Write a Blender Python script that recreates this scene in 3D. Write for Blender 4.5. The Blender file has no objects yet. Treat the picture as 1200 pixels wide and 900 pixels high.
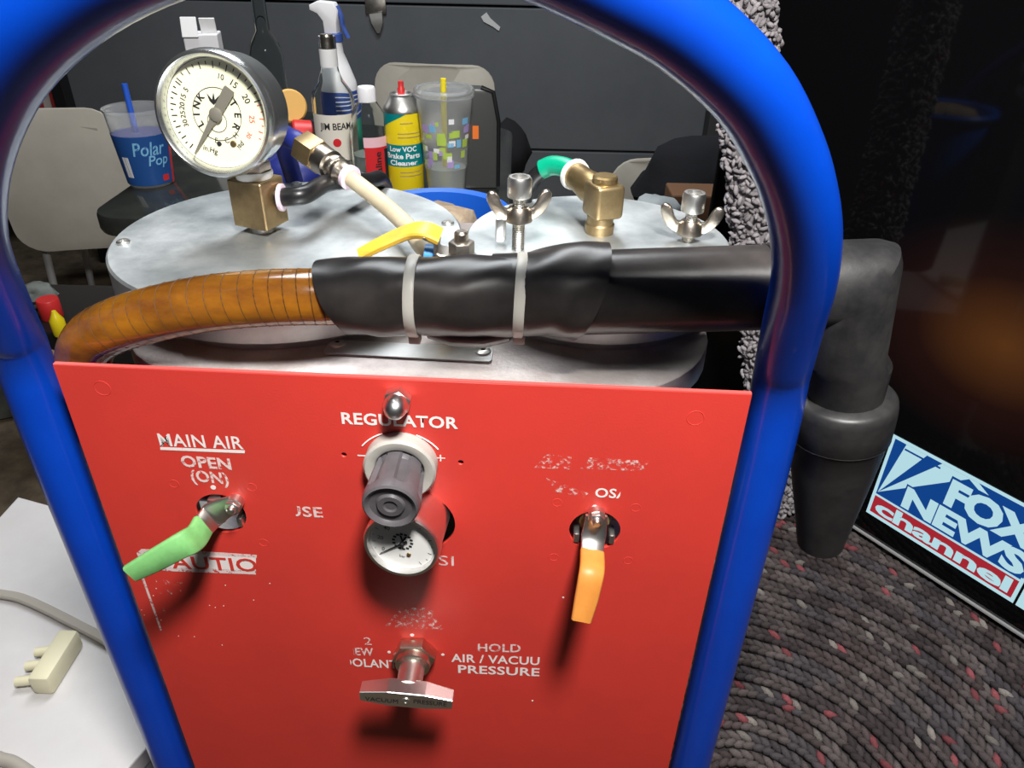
import bpy, bmesh, math, random
from mathutils import Vector, Matrix
random.seed(7)
PI = math.pi
SC = bpy.context.scene
COL = SC.collection

# ------------------------------------------------------------------ camera
F = 880.0; PITCH = math.radians(32); ROLL = math.radians(1.3); H = 1.15
CAM = Vector((0, 0, H))
RC = (Matrix.Rotation(PI/2 - PITCH, 3, 'X') @ Matrix.Rotation(ROLL, 3, 'Z'))
cd = bpy.data.cameras.new('camera'); cam = bpy.data.objects.new('camera', cd); COL.objects.link(cam)
cam.matrix_world = Matrix.Translation(CAM) @ RC.to_4x4()
cd.sensor_width = 36; cd.lens = 36*F/1200; cd.clip_start = 0.01; cd.clip_end = 50
SC.camera = cam
# ------------------------------------------------------------------ light
W = bpy.data.worlds.new('room_air'); SC.world = W; W.use_nodes = True
W.node_tree.nodes['Background'].inputs[0].default_value = (0.75, 0.85, 1, 1)
W.node_tree.nodes['Background'].inputs[1].default_value = 0.05
def area(name, loc, target, size, power, color=(1, 1, 1), sy=None):
    d = bpy.data.lights.new(name, 'AREA'); d.shape = 'RECTANGLE' if sy else 'DISK'
    d.size = size; d.energy = power; d.color = color
    if sy: d.size_y = sy
    o = bpy.data.objects.new(name, d); COL.objects.link(o); o.location = loc
    o.rotation_euler = (Vector(target)-Vector(loc)).to_track_quat('-Z', 'Y').to_euler()
    return o
area('work_lamp', (0.10, -0.03, 1.66), (0.0, 0.50, 0.80), 0.15, 20, (1, 0.97, 0.93))
area('ceiling_lamp', (-0.2, 1.35, 2.35), (-0.1, 1.3, 0), 1.2, 30, (0.93, 0.97, 1.0), 0.5)
SC.view_settings.view_transform = 'Standard'; SC.view_settings.look = 'None'
SC.view_settings.gamma = 1; SC.view_settings.use_curve_mapping = False
SC.view_settings.exposure = 0.0

# ------------------------------------------------------------------ pixel helpers (direction only; distance from planes)
def ray(u, v):
    d = RC @ Vector(((u-600)/F, -(v-450)/F, -1)); return d.normalized()
def wz(u, v, z):
    d = ray(u, v); return CAM + d*((z-H)/d.z)
def wy(u, v, y):
    d = ray(u, v); return CAM + d*((y-CAM.y)/d.y)
ZT = 0.9410066
A = wz(62, 428, ZT); B = wz(880, 463, ZT)
EX = (B-A).normalized(); EY = Vector((-EX.y, EX.x, 0)); YAW = math.atan2(EX.y, EX.x)
def loc(p):
    q = p-A; return Vector((q.dot(EX), q.dot(EY), q.z+ZT))       # machine space, origin on the floor
def py(u, v, y):                                                  # pixel -> machine space on depth plane y
    d = ray(u, v); p0 = A+EY*y; return loc(CAM + d*((p0-CAM).dot(EY)/d.dot(EY)))
def pz(u, v, z):                                                  # pixel -> machine space at height z above panel top
    return loc(wz(u, v, ZT+z))
def L(x, y, z): return Vector((x, y, z+ZT))

# ------------------------------------------------------------------ materials
MATS = {}
def mat(name, col, rough=0.5, metal=0.0, noise=0.0, nscale=30, col2=None, bump=0.0, bscale=200, trans=0.0, emit=None, estr=1.0,
        spec=0.5, coat=0.0, ior=1.45, alpha=1.0, wear=None, stretch=None, thr=None, rvar=0.0):
    if name in MATS: return MATS[name]
    m = bpy.data.materials.new(name); m.use_nodes = True; nt = m.node_tree; N = nt.nodes; K = nt.links
    b = N['Principled BSDF']
    b.inputs['Base Color'].default_value = (*col, 1); b.inputs['Roughness'].default_value = rough
    b.inputs['Metallic'].default_value = metal; b.inputs['Specular IOR Level'].default_value = spec
    b.inputs['Transmission Weight'].default_value = trans; b.inputs['Coat Weight'].default_value = coat
    b.inputs['IOR'].default_value = ior; b.inputs['Alpha'].default_value = alpha
    tc = N.new('ShaderNodeTexCoord'); src = tc.outputs['Object']
    if stretch:
        mp = N.new('ShaderNodeMapping'); mp.inputs['Scale'].default_value = stretch; K.new(src, mp.inputs[0]); src = mp.outputs[0]
    if col2 is not None:
        t = N.new('ShaderNodeTexNoise'); t.inputs['Scale'].default_value = nscale; t.inputs['Detail'].default_value = 6; t.inputs['Roughness'].default_value = 0.65
        K.new(src, t.inputs['Vector'])
        r = N.new('ShaderNodeValToRGB'); K.new(t.outputs[0], r.inputs[0])
        lo, hi = thr if thr else (0.35, 0.65)
        r.color_ramp.elements[0].position = lo; r.color_ramp.elements[1].position = hi
        r.color_ramp.elements[0].color = (*col, 1); r.color_ramp.elements[1].color = (*col2, 1)
        K.new(r.outputs[0], b.inputs['Base Color'])
        if rvar:
            mr = N.new('ShaderNodeMapRange'); mr.inputs[3].default_value = rough-rvar; mr.inputs[4].default_value = rough+rvar
            K.new(t.outputs[0], mr.inputs[0]); K.new(mr.outputs[0], b.inputs['Roughness'])
    if bump:
        t2 = N.new('ShaderNodeTexNoise'); t2.inputs['Scale'].default_value = bscale; t2.inputs['Detail'].default_value = 4
        K.new(src, t2.inputs['Vector']); bp = N.new('ShaderNodeBump'); bp.inputs['Strength'].default_value = bump; bp.inputs['Distance'].default_value = 0.002
        K.new(t2.outputs[0], bp.inputs['Height']); K.new(bp.outputs[0], b.inputs['Normal'])
    if wear is not None:                                            # worn print: holes eaten by noise
        t3 = N.new('ShaderNodeTexNoise'); t3.inputs['Scale'].default_value = 260; t3.inputs['Detail'].default_value = 5; t3.inputs['Roughness'].default_value = 0.7
        K.new(tc.outputs['Object'], t3.inputs['Vector'])
        r3 = N.new('ShaderNodeValToRGB'); r3.color_ramp.elements[0].position = wear-0.05; r3.color_ramp.elements[1].position = wear+0.06
        K.new(t3.outputs[0], r3.inputs[0]); K.new(r3.outputs[0], b.inputs['Alpha'])
    if emit:
        b.inputs['Emission Color'].default_value = (*emit, 1); b.inputs['Emission Strength'].default_value = estr
    MATS[name] = m; return m
def m(k): return MATS[k]
mat('red_paint', (0.66, 0.046, 0.033), 0.46, noise=1, nscale=9, col2=(0.58, 0.043, 0.033), bump=0.06, bscale=900)
mat('red_edge', (0.72, 0.10, 0.09), 0.4)
mat('blue_paint', (0.001, 0.052, 0.46), 0.30, coat=0.25, col2=(0.001, 0.044, 0.41), nscale=20)
mat('white_print', (0.85, 0.78, 0.76), 0.6, wear=0.30)
mat('worn_print', (0.80, 0.62, 0.60), 0.6, wear=0.42)
mat('very_worn_print', (0.78, 0.50, 0.47), 0.6, wear=0.56)
mat('aluminium', (0.46, 0.50, 0.515), 0.42, 0.85, nscale=22, col2=(0.76, 0.79, 0.79), bump=0.05, bscale=300, rvar=0.12, thr=(0.30, 0.68))
mat('aluminium_turned', (0.66, 0.66, 0.66), 0.38, 0.9, nscale=40, col2=(0.78, 0.78, 0.78), stretch=(1, 1, 14))
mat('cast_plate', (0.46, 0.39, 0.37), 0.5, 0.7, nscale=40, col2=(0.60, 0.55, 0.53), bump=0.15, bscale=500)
mat('steel', (0.66, 0.65, 0.62), 0.36, 1.0, nscale=60, col2=(0.75, 0.74, 0.71), bump=0.03)
mat('dark_steel', (0.20, 0.19, 0.18), 0.4, 0.9, nscale=60, col2=(0.35, 0.32, 0.28))
mat('chrome', (0.82, 0.81, 0.80), 0.30, 1.0)
mat('nickel', (0.66, 0.60, 0.52), 0.3, 1.0, nscale=80, col2=(0.55, 0.47, 0.38))
mat('brass', (0.44, 0.32, 0.15), 0.36, 0.9, nscale=50, col2=(0.33, 0.23, 0.11), stretch=(1, 1, 6))
mat('brass_bright', (0.44, 0.33, 0.17), 0.4, 0.9, nscale=60, col2=(0.30, 0.21, 0.11))
mat('amber_hose', (0.50, 0.19, 0.014), 0.22, nscale=25, col2=(0.20, 0.065, 0.015), coat=0.5, thr=(0.38, 0.72), stretch=(1, 2.5, 2.5))
mat('amber_rib', (0.13, 0.05, 0.008), 0.6)
MATS['amber_hose'].node_tree.nodes['Principled BSDF'].inputs['Subsurface Weight'].default_value = 0.5
MATS['amber_hose'].node_tree.nodes['Principled BSDF'].inputs['Subsurface Radius'].default_value = (1.0, 0.45, 0.1)
MATS['amber_hose'].node_tree.nodes['Principled BSDF'].inputs['Subsurface Scale'].default_value = 0.012
mat('rubber', (0.020, 0.018, 0.018), 0.32, nscale=35, col2=(0.040, 0.034, 0.032), bump=0.05, bscale=120, rvar=0.08)
mat('rubber_grey', (0.014, 0.014, 0.015), 0.42, nscale=45, col2=(0.030, 0.029, 0.029), bump=0.06, bscale=200, rvar=0.08)
mat('zip_tie', (0.55, 0.53, 0.48), 0.4)
mat('ring_plastic', (0.46, 0.445, 0.41), 0.5, nscale=40, col2=(0.38, 0.365, 0.335))
mat('knob_plastic', (0.075, 0.072, 0.078), 0.38, nscale=60, col2=(0.11, 0.10, 0.11))
mat('black_plastic', (0.010, 0.010, 0.011), 0.35)
mat('matte_black', (0.006, 0.006, 0.007), 0.9)
mat('dial_cream', (0.80, 0.78, 0.58), 0.5, nscale=8, col2=(0.74, 0.74, 0.50))
mat('dial_white', (0.72, 0.72, 0.70), 0.5)
mat('ink', (0.015, 0.015, 0.018), 0.6)
mat('red_ink', (0.65, 0.10, 0.08), 0.6)
mat('needle', (0.22, 0.21, 0.17), 0.4, 0.3)
mat('bezel', (0.50, 0.53, 0.54), 0.25, 0.95, nscale=30, col2=(0.62, 0.63, 0.63))
mat('green_grip', (0.20, 0.50, 0.17), 0.5, nscale=55, col2=(0.13, 0.36, 0.11), thr=(0.4, 0.7))
mat('orange_grip', (0.66, 0.27, 0.055), 0.45, nscale=40, col2=(0.56, 0.20, 0.035))
mat('yellow_grip', (0.72, 0.45, 0.03), 0.4, nscale=50, col2=(0.50, 0.30, 0.05))
mat('teflon', (0.72, 0.72, 0.70), 0.5)
mat('pink_ring', (0.72, 0.58, 0.68), 0.4)
mat('green_tube', (0.0, 0.30, 0.17), 0.35)
mat('tan_hose', (0.56, 0.48, 0.33), 0.5, nscale=40, col2=(0.46, 0.38, 0.26))
mat('blue_plastic', (0.008, 0.10, 0.55), 0.35)
mat('navy_plastic', (0.012, 0.02, 0.16), 0.45)
mat('sky_tape', (0.03, 0.25, 0.65), 0.4)
mat('cream_plastic', (0.60, 0.56, 0.48), 0.5, nscale=6, col2=(0.52, 0.48, 0.41))
mat('white_plastic', (0.80, 0.80, 0.82), 0.4)
mat('laminate_white', (0.54, 0.52, 0.52), 0.6, nscale=14, col2=(0.58, 0.57, 0.57), bump=0.03)
mat('laminate_side', (0.42, 0.46, 0.47), 0.55)
mat('tan_wood', (0.40, 0.30, 0.18), 0.6, nscale=12, col2=(0.30, 0.21, 0.12), stretch=(1, 8, 8))
mat('garage_grey', (0.115, 0.125, 0.137), 0.55, nscale=3, col2=(0.140, 0.150, 0.162), bump=0.08, bscale=120)
mat('wall_dark', (0.04, 0.042, 0.046), 0.8, nscale=4, col2=(0.05, 0.05, 0.052))
mat('floor_brown', (0.055, 0.04, 0.028), 0.9, nscale=9, col2=(0.16, 0.12, 0.075), bump=0.5, bscale=60)
mat('table_black', (0.016, 0.017, 0.017), 0.12, nscale=10, col2=(0.03, 0.032, 0.026))
mat('glass', (0.95, 0.97, 0.97), 0.03, trans=1.0, ior=1.3)
mat('glass_grey', (0.90, 0.92, 0.91), 0.05, trans=1.0, ior=1.10)
mat('cup_clear', (0.93, 0.95, 0.95), 0.18, trans=0.85, ior=1.15)
mat('water', (0.80, 0.86, 0.80), 0.1, trans=0.6, ior=1.2)
mat('cup_blue', (0.015, 0.075, 0.27), 0.4)
mat('cup_red', (0.62, 0.03, 0.03), 0.4)
mat('label_cream', (0.74, 0.70, 0.60), 0.6)
mat('label_white', (0.78, 0.78, 0.78), 0.5)
mat('label_pink', (0.80, 0.50, 0.55), 0.5)
mat('label_red', (0.62, 0.02, 0.025), 0.45)
mat('can_yellow', (0.80, 0.62, 0.012), 0.35)
mat('can_teal', (0.0, 0.22, 0.23), 0.35)
mat('print_white', (0.85, 0.87, 0.88), 0.5)
mat('label_blue', (0.05, 0.10, 0.36), 0.45)
mat('label_green', (0.05, 0.38, 0.26), 0.45)
mat('dark_glass', (0.74, 0.77, 0.76), 0.05, trans=1.0, ior=1.12)
mat('straw_yellow', (0.80, 0.66, 0.02), 0.4)
mat('straw_blue', (0.02, 0.10, 0.55), 0.4)
mat('print_lime', (0.45, 0.62, 0.10), 0.5)
mat('print_purple', (0.42, 0.32, 0.62), 0.5)
mat('print_cyan', (0.20, 0.48, 0.72), 0.5)
mat('case_grey', (0.065, 0.068, 0.066), 0.3)
mat('orange_sticker', (0.85, 0.20, 0.03), 0.5)
mat('black_cloth', (0.010, 0.010, 0.013), 0.95, bump=0.5, bscale=90)
mat('brown_card', (0.20, 0.10, 0.05), 0.8)
mat('rag_tan', (0.36, 0.29, 0.20), 0.9, nscale=50, col2=(0.22, 0.15, 0.10), bump=0.6, bscale=200)
mat('bag_grey', (0.20, 0.22, 0.20), 0.7, nscale=14, col2=(0.11, 0.12, 0.11), bump=0.5, bscale=40)
mat('cable_grey', (0.36, 0.33, 0.29), 0.5)
mat('flag_red', (0.36, 0.03, 0.03), 0.85)
mat('flag_white', (0.55, 0.50, 0.46), 0.85)
mat('tv_black', (0.006, 0.006, 0.007), 0.25)
mat('silver_trim', (0.62, 0.62, 0.62), 0.45, 0.6)
mat('screen_blue', (0.002, 0.004, 0.01), 0.2, emit=(0.003, 0.05, 0.24), estr=1.0)
mat('screen_white', (0.05, 0.05, 0.05), 0.2, emit=(0.42, 0.67, 0.74), estr=1.0)
mat('screen_red', (0.01, 0.002, 0.002), 0.2, emit=(0.36, 0.018, 0.03), estr=1.0)

def screen_material():
    mm = bpy.data.materials.new('screen_glass'); mm.use_nodes = True; nt = mm.node_tree; N = nt.nodes; K = nt.links; b = N['Principled BSDF']
    b.inputs['Base Color'].default_value = (0.003, 0.003, 0.0035, 1); b.inputs['Roughness'].default_value = 0.05; b.inputs['IOR'].default_value = 1.36
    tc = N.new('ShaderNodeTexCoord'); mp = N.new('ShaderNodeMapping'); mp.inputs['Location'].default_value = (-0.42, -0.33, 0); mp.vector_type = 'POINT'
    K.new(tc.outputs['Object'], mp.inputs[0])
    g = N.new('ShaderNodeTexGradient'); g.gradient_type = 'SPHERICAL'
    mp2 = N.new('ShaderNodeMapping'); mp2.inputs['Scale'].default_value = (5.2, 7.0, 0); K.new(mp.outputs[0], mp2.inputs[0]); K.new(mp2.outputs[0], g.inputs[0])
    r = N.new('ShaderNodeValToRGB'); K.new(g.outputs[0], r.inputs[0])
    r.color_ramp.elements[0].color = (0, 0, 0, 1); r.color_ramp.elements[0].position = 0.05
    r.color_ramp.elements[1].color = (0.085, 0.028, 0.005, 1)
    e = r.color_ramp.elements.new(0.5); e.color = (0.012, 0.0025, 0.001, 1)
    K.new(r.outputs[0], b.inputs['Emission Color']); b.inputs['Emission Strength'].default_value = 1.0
    MATS['screen_glass'] = mm
screen_material()
def yarn_material():
    mm = bpy.data.materials.new('yarn'); mm.use_nodes = True; nt = mm.node_tree; N = nt.nodes; K = nt.links; b = N['Principled BSDF']
    at = N.new('ShaderNodeAttribute'); at.attribute_name = 'yarn'; b.inputs['Roughness'].default_value = 0.95; b.inputs['Specular IOR Level'].default_value = 0.15
    tc = N.new('ShaderNodeTexCoord'); t = N.new('ShaderNodeTexNoise'); t.inputs['Scale'].default_value = 900; t.inputs['Detail'].default_value = 3
    K.new(tc.outputs['Object'], t.inputs['Vector'])
    mx = N.new('ShaderNodeMix'); mx.data_type = 'RGBA'; mx.blend_type = 'OVERLAY'; mx.inputs[0].default_value = 0.6
    K.new(at.outputs['Color'], mx.inputs[6]); K.new(t.outputs[0], mx.inputs[7]); K.new(mx.outputs[2], b.inputs['Base Color'])
    bp = N.new('ShaderNodeBump'); bp.inputs['Strength'].default_value = 0.6; bp.inputs['Distance'].default_value = 0.002; K.new(t.outputs[0], bp.inputs['Height']); K.new(bp.outputs[0], b.inputs['Normal'])
    MATS['yarn'] = mm
yarn_material()

# ------------------------------------------------------------------ mesh helpers
def obj(name, bm, mt, parent=None, smooth=True, loc=None, mtx=None, autosmooth=40):
    if mtx is not None: bm.transform(mtx)
    bmesh.ops.recalc_face_normals(bm, faces=bm.faces[:])
    if smooth:
        lim = math.radians(autosmooth)
        for f in bm.faces: f.smooth = True
        for e in bm.edges:
            if len(e.link_faces) == 2 and e.calc_face_angle(0) > lim: e.smooth = False
    me = bpy.data.meshes.new(name); bm.to_mesh(me); bm.free()
    o = bpy.data.objects.new(name, me); COL.objects.link(o)
    me.materials.append(m(mt) if isinstance(mt, str) else mt)
    if parent: o.parent = parent
    if loc is not None: o.location = loc
    return o
def tag(o, label, cat=None, group=None, kind=None):
    if label: o['label'] = label
    if cat: o['category'] = cat
    if group: o['group'] = group
    if kind: o['kind'] = kind
    return o
def thing(name, label, cat, loc=(0, 0, 0), rz=0, group=None):
    o = bpy.data.objects.new(name, None); COL.objects.link(o); o.location = loc; o.rotation_euler = (0, 0, rz)
    o.empty_display_size = 0.05
    return tag(o, label, cat, group)
def axis_mtx(p0, d):
    return Matrix.Translation(p0) @ Vector(d).to_track_quat('Z', 'Y').to_matrix().to_4x4()
def lathe(prof, seg=32, bm=None, mtx=None):
    bm = bm or bmesh.new(); rings = []
    for r, z in prof:
        if r < 1e-6: v = [bm.verts.new((0, 0, z))]
        else: v = [bm.verts.new((r*math.cos(2*PI*i/seg), r*math.sin(2*PI*i/seg), z)) for i in range(seg)]
        rings.append(v)
    for a, b in zip(rings, rings[1:]):
        for i in range(seg):
            j = (i+1) % seg
            if len(a) == 1 and len(b) == 1: continue
            if len(a) == 1: bm.faces.new((a[0], b[i], b[j]))
            elif len(b) == 1: bm.faces.new((a[i], a[j], b[0]))
            else: bm.faces.new((a[i], a[j], b[j], b[i]))
    if mtx is not None: bmesh.ops.transform(bm, matrix=mtx, verts=[v for r in rings for v in r])
    return bm
def spline(pts, n=8):
    P = [Vector(p) for p in pts]; out = []
    for i in range(len(P)-1):
        a = P[i-1] if i else 2*P[0]-P[1]; b, c = P[i], P[i+1]; d = P[i+2] if i+2 < len(P) else 2*P[-1]-P[-2]
        for k in range(n):
            t = k/n
            out.append(0.5*((2*b)+(c-a)*t+(2*a-5*b+4*c-d)*t*t+(3*b-a-3*c+d)*t**3))
    out.append(P[-1]); return out
def interp(vals, n):
    out = []
    for i in range(n):
        t = i/(n-1)*(len(vals)-1); k = min(int(t), len(vals)-2); out.append(vals[k]+(vals[k+1]-vals[k])*(t-k))
    return out
def tube(pts, rad, seg=20, bm=None, caps=True, closed=False):
    bm = bm or bmesh.new(); P = [Vector(p) for p in pts]; n = len(P)
    R = rad if isinstance(rad, (list, tuple)) else [rad]*n
    if len(R) != n: R = interp(list(R), n)
    T = []
    for i in range(n):
        a = P[i-1] if (i or closed) else P[0]; b = P[(i+1) % n] if (i < n-1 or closed) else P[-1]; T.append((b-a).normalized())
    up = Vector((0, 0, 1)) if abs(T[0].z) < 0.9 else Vector((1, 0, 0))
    nx = T[0].cross(up).normalized(); rings = []
    for i in range(n):
        nx = (nx - T[i]*nx.dot(T[i])).normalized(); ny = T[i].cross(nx)
        rings.append([bm.verts.new(P[i]+(nx*math.cos(2*PI*k/seg)+ny*math.sin(2*PI*k/seg))*R[i]) for k in range(seg)])
    prs = list(zip(rings, rings[1:]))
    if closed: prs.append((rings[-1], rings[0]))
    for a, b in prs:
        for k in range(seg): bm.faces.new((a[k], a[(k+1) % seg], b[(k+1) % seg], b[k]))
    if caps and not closed: bm.faces.new(rings[0]); bm.faces.new(rings[-1])
    return bm
def rbox(sx, sy, sz, bev=0.0, seg=2, mtx=None, bm=None):
    b2 = bmesh.new(); bmesh.ops.create_cube(b2, size=1); b2.transform(Matrix.Diagonal((sx, sy, sz, 1)))
    if bev: bmesh.ops.bevel(b2, geom=b2.edges[:], offset=bev, segments=seg, profile=0.5, affect='EDGES')
    if mtx is not None: b2.transform(mtx)
    if bm is None: return b2
    me = bpy.data.meshes.new('t'); b2.to_mesh(me); b2.free(); bm.from_mesh(me); bpy.data.meshes.remove(me); return bm
T4 = Matrix.Translation
def prism(pts, depth, bev=0.0, bm=None):                            # polygon in XY extruded along +Z
    bm = bm or bmesh.new(); vs = [bm.verts.new((p[0], p[1], 0)) for p in pts]; f = bm.faces.new(vs)
    r = bmesh.ops.extrude_face_region(bm, geom=[f]); ev = [g for g in r['geom'] if isinstance(g, bmesh.types.BMVert)]
    bmesh.ops.translate(bm, vec=(0, 0, depth), verts=ev)
    if bev:
        es = [e for e in bm.edges if abs(e.verts[0].co.z-e.verts[1].co.z) < 1e-9]
        bmesh.ops.bevel(bm, geom=es, offset=bev, segments=2, profile=0.5, affect='EDGES')
    return bm
def rrect(w, h, r, n=6, cx=0, cy=0):
    out = []
    for sx, sy, a0 in ((1, 1, 0), (-1, 1, PI/2), (-1, -1, PI), (1, -1, 1.5*PI)):
        for k in range(n+1):
            a = a0+PI/2*k/n; out.append((cx+sx*(w/2-r)+r*math.cos(a), cy+sy*(h/2-r)+r*math.sin(a)))
    return out
def circ(r, n=40, cx=0, cy=0): return [(cx+r*math.cos(2*PI*k/n), cy+r*math.sin(2*PI*k/n)) for k in range(n)]
def ngon(n, r, rot=0): return [(r*math.cos(2*PI*k/n+rot), r*math.sin(2*PI*k/n+rot)) for k in range(n)]
def holed(loops, depth):                                            # filled outline with holes, extruded
    c = bpy.data.curves.new('t', 'CURVE'); c.dimensions = '2D'; c.fill_mode = 'BOTH'; c.extrude = depth/2
    for lp in loops:
        s = c.splines.new('POLY'); s.points.add(len(lp)-1); s.use_cyclic_u = True
        for p, q in zip(s.points, lp): p.co = (q[0], q[1], 0, 1)
    o = bpy.data.objects.new('t', c); me = bpy.data.meshes.new_from_object(o)
    bm = bmesh.new(); bm.from_mesh(me); bpy.data.objects.remove(o); bpy.data.curves.remove(c); bpy.data.meshes.remove(me)
    bmesh.ops.remove_doubles(bm, verts=bm.verts[:], dist=1e-6); return bm
def text_bm(s, bold=0.02, depth=0.0, spacing=1.0, shear=0.0):       # text mesh in unit size, normalised so cap letters start at (0,0)
    c = bpy.data.curves.new('t', 'FONT'); c.body = s; c.size = 1; c.offset = bold; c.resolution_u = 3; c.extrude = depth; c.space_character = spacing; c.shear = shear
    o = bpy.data.objects.new('t', c); me = bpy.data.meshes.new_from_object(o)
    bm = bmesh.new(); bm.from_mesh(me); bpy.data.objects.remove(o); bpy.data.curves.remove(c); bpy.data.meshes.remove(me)
    xs = [v.co.x for v in bm.verts]; ys = [v.co.y for v in bm.verts]
    return bm, min(xs), max(xs), min(ys), max(ys)
def strip(path, widths, thick, wdir, n=5):                          # flat bar swept along path, width along wdir
    P = spline(path, n) if n > 1 else [Vector(p) for p in path]; Wd = interp(list(widths), len(P)); bm = bmesh.new(); rings = []
    for i, p in enumerate(P):
        t = (P[min(i+1, len(P)-1)]-P[max(i-1, 0)]).normalized(); w = Vector(wdir); w = (w-t*w.dot(t)).normalized(); nn = t.cross(w)
        a = Wd[i]/2; th = thick/2; q = th*0.5
        sec = ((-a+q, -th), (a-q, -th), (a, -th+q), (a, th-q), (a-q, th), (-a+q, th), (-a, th-q), (-a, -th+q))
        rings.append([bm.verts.new(p+w*x+nn*y) for x, y in sec])
    for a, b in zip(rings, rings[1:]):
        for k in range(8): bm.faces.new((a[k], a[(k+1) % 8], b[(k+1) % 8], b[k]))
    bm.faces.new(rings[0]); bm.faces.new(rings[-1]); return bm
def struct(o): o['kind'] = 'structure'; return o
def box_between(x0, x1, y0, y1, z0, z1, bev=0):
    return rbox(x1-x0, y1-y0, z1-z0, bev, mtx=T4(((x0+x1)/2, (y0+y1)/2, (z0+z1)/2)))

# ------------------------------------------------------------------ the room
struct(obj('floor', box_between(-2.6, 1.9, -1.5, 3.2, -0.05, 0), 'floor_brown', smooth=False))
wb = struct(obj('wall_back', box_between(-2.6, 1.9, 3.06, 3.2, 0, 2.7), 'wall_dark', smooth=False))
struct(obj('wall_left', box_between(-2.7, -2.6, -1.5, 3.2, 0, 2.7), 'wall_dark', smooth=False))
struct(obj('wall_right', box_between(1.9, 2.0, -1.5, 3.2, 0, 2.7), 'wall_dark', smooth=False))
struct(obj('ceiling', box_between(-2.7, 2.0, -1.5, 3.2, 2.7, 2.75), 'wall_dark', smooth=False))
door = thing('door_1', 'dark grey sectional garage door with horizontal panel seams', 'garage door', (0, 3.04, 0)); del door['category']; struct(door)
DX0, DX1 = -1.75, 0.72
for k in range(5):
    z0 = -0.14+0.505*k
    zz0 = max(z0+0.004, 0.0)
    obj('door_panel', box_between(DX0, DX1, -0.04, 0.02, zz0, z0+0.501, 0.004), 'garage_grey', door, smooth=False)
struct(obj('trim_1', box_between(0.72, 0.80, 2.93, 3.06, 0, 2.6, 0.004), 'wall_dark', smooth=False))
struct(obj('trim_2', box_between(-1.83, -1.75, 2.93, 3.06, 0, 2.6, 0.004), 'wall_dark', smooth=False))

# ------------------------------------------------------------------ the machine
MC = thing('fluid_exchange_machine', 'coolant exchange machine with red front panel, blue tube frame and round aluminium lids', 'machine', (A.x, A.y, 0), YAW)
TR = 0.0146
xc = 0.1805; hw = 0.2105
th = math.radians(22)
def on_arch(x, t): return L(x, 0.0165-t*math.sin(th), t*math.cos(th))
path = [L(-0.0295, 0.0165, -ZT+TR), L(-0.0295, 0.0165, -0.5), L(-0.0295, 0.0165, -0.06), L(-0.0290, 0.0165, -0.020)]
path += spline([on_arch(x, t) for x, t in ((-0.0275, 0.004), (-0.020, 0.036), (-0.008, 0.078), (0.011, 0.114), (0.037, 0.148), (0.069, 0.178), (0.110, 0.203), (0.153, 0.218), (0.198, 0.223), (0.242, 0.219),
                                           (0.285, 0.2015), (0.307, 0.189), (0.331, 0.169), (0.350, 0.144), (0.3625, 0.122), (0.372, 0.099), (0.3785, 0.074), (0.3825, 0.045), (0.3885, 0.004))], 5)
path += [L(0.3905, 0.0165, -0.020), L(0.3915, 0.0165, -0.06), L(0.3925, 0.0165, -0.5), L(0.3925, 0.0165, -ZT+TR)]
obj('frame_tube', tube(path, TR, 28), 'blue_paint', MC, autosmooth=60)
obj('base_bar', tube([L(xc-hw, 0.02, -ZT+0.06), L(xc+hw, 0.02, -ZT+0.06)], 0.012, 16), 'blue_paint', MC)
for s in (-1, 1):
    obj('foot_rail', tube([L(xc+s*hw, 0.02, -ZT+TR), L(xc+s*hw, 0.30, -ZT+TR)], TR, 16), 'blue_paint', MC)
obj('base_tray', box_between(xc-hw+0.005, xc+hw-0.005, 0.03, 0.30, 0.045, 0.065, 0.003), 'dark_steel', MC, smooth=False)
# red panel: holes cut for the two valves and the small gauge
def p2(u, v): q = py(u, v, 0); return q.x, q.z-ZT
PW = 0.3705; PB = -0.62
hv1 = p2(259, 602); hv2 = p2(697, 622); hg = p2(481, 603); hnut = p2(487, 765)
loops = [[(0, 0), (PW, 0), (PW, PB), (0, PB)], circ(0.0152, 36, *hv1), circ(0.0152, 36, *hv2), circ(0.0225, 36, hg[0]+0.004, hg[1]-0.006)]
for q in ((403, 533), (540, 542)): loops.append(circ(0.0017, 12, *p2(*q)))
RX = Matrix.Rotation(PI/2, 4, 'X')                                  # XY polygon -> XZ plane, +Z normal to -Y (towards viewer)
def panel_m(d=0.0): return T4((0, -d, ZT)) @ RX
PANEL = obj('front_panel', holed(loops, 0.003), 'red_paint', MC, smooth=False, mtx=T4((0, 0.0015, ZT)) @ RX)
obj('panel_edge', box_between(0, PW, 0.0002, 0.0028, ZT-0.0002, ZT+0.0007), 'red_edge', PANEL, smooth=False)
# ring marks of rivets behind the paint
def ring_mark(u, v, r=0.0042):
    x, z = p2(u, v)
    bm = tube([(x+r*math.cos(2*PI*k/20), 0.0001, z+ZT+r*math.sin(2*PI*k/20)) for k in range(20)], 0.0003, 6, closed=True)
    obj('rivet_mark', bm, 'red_paint', PANEL)
for u, v in ((120, 455), (815, 490)): ring_mark(u, v, 0.0045)
for u, v in ((204, 567), (295, 571), (309, 636), (653, 589), (745, 595), (649, 653), (736, 657)): ring_mark(u, v, 0.0028)
ring_mark(487, 710, 0.0005)
def dot(u, v, r, mt='white_print'):
    x, z = p2(u, v); obj('print_dot', prism(circ(r, 14, x, z), 0.00015), mt, PANEL, smooth=False, mtx=panel_m(0.0001))
dot(250, 571, 0.0016); dot(697, 594, 0.0016); dot(483, 744, 0.0014); dot(456, 764, 0.0012); dot(519, 767, 0.0012)
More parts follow.
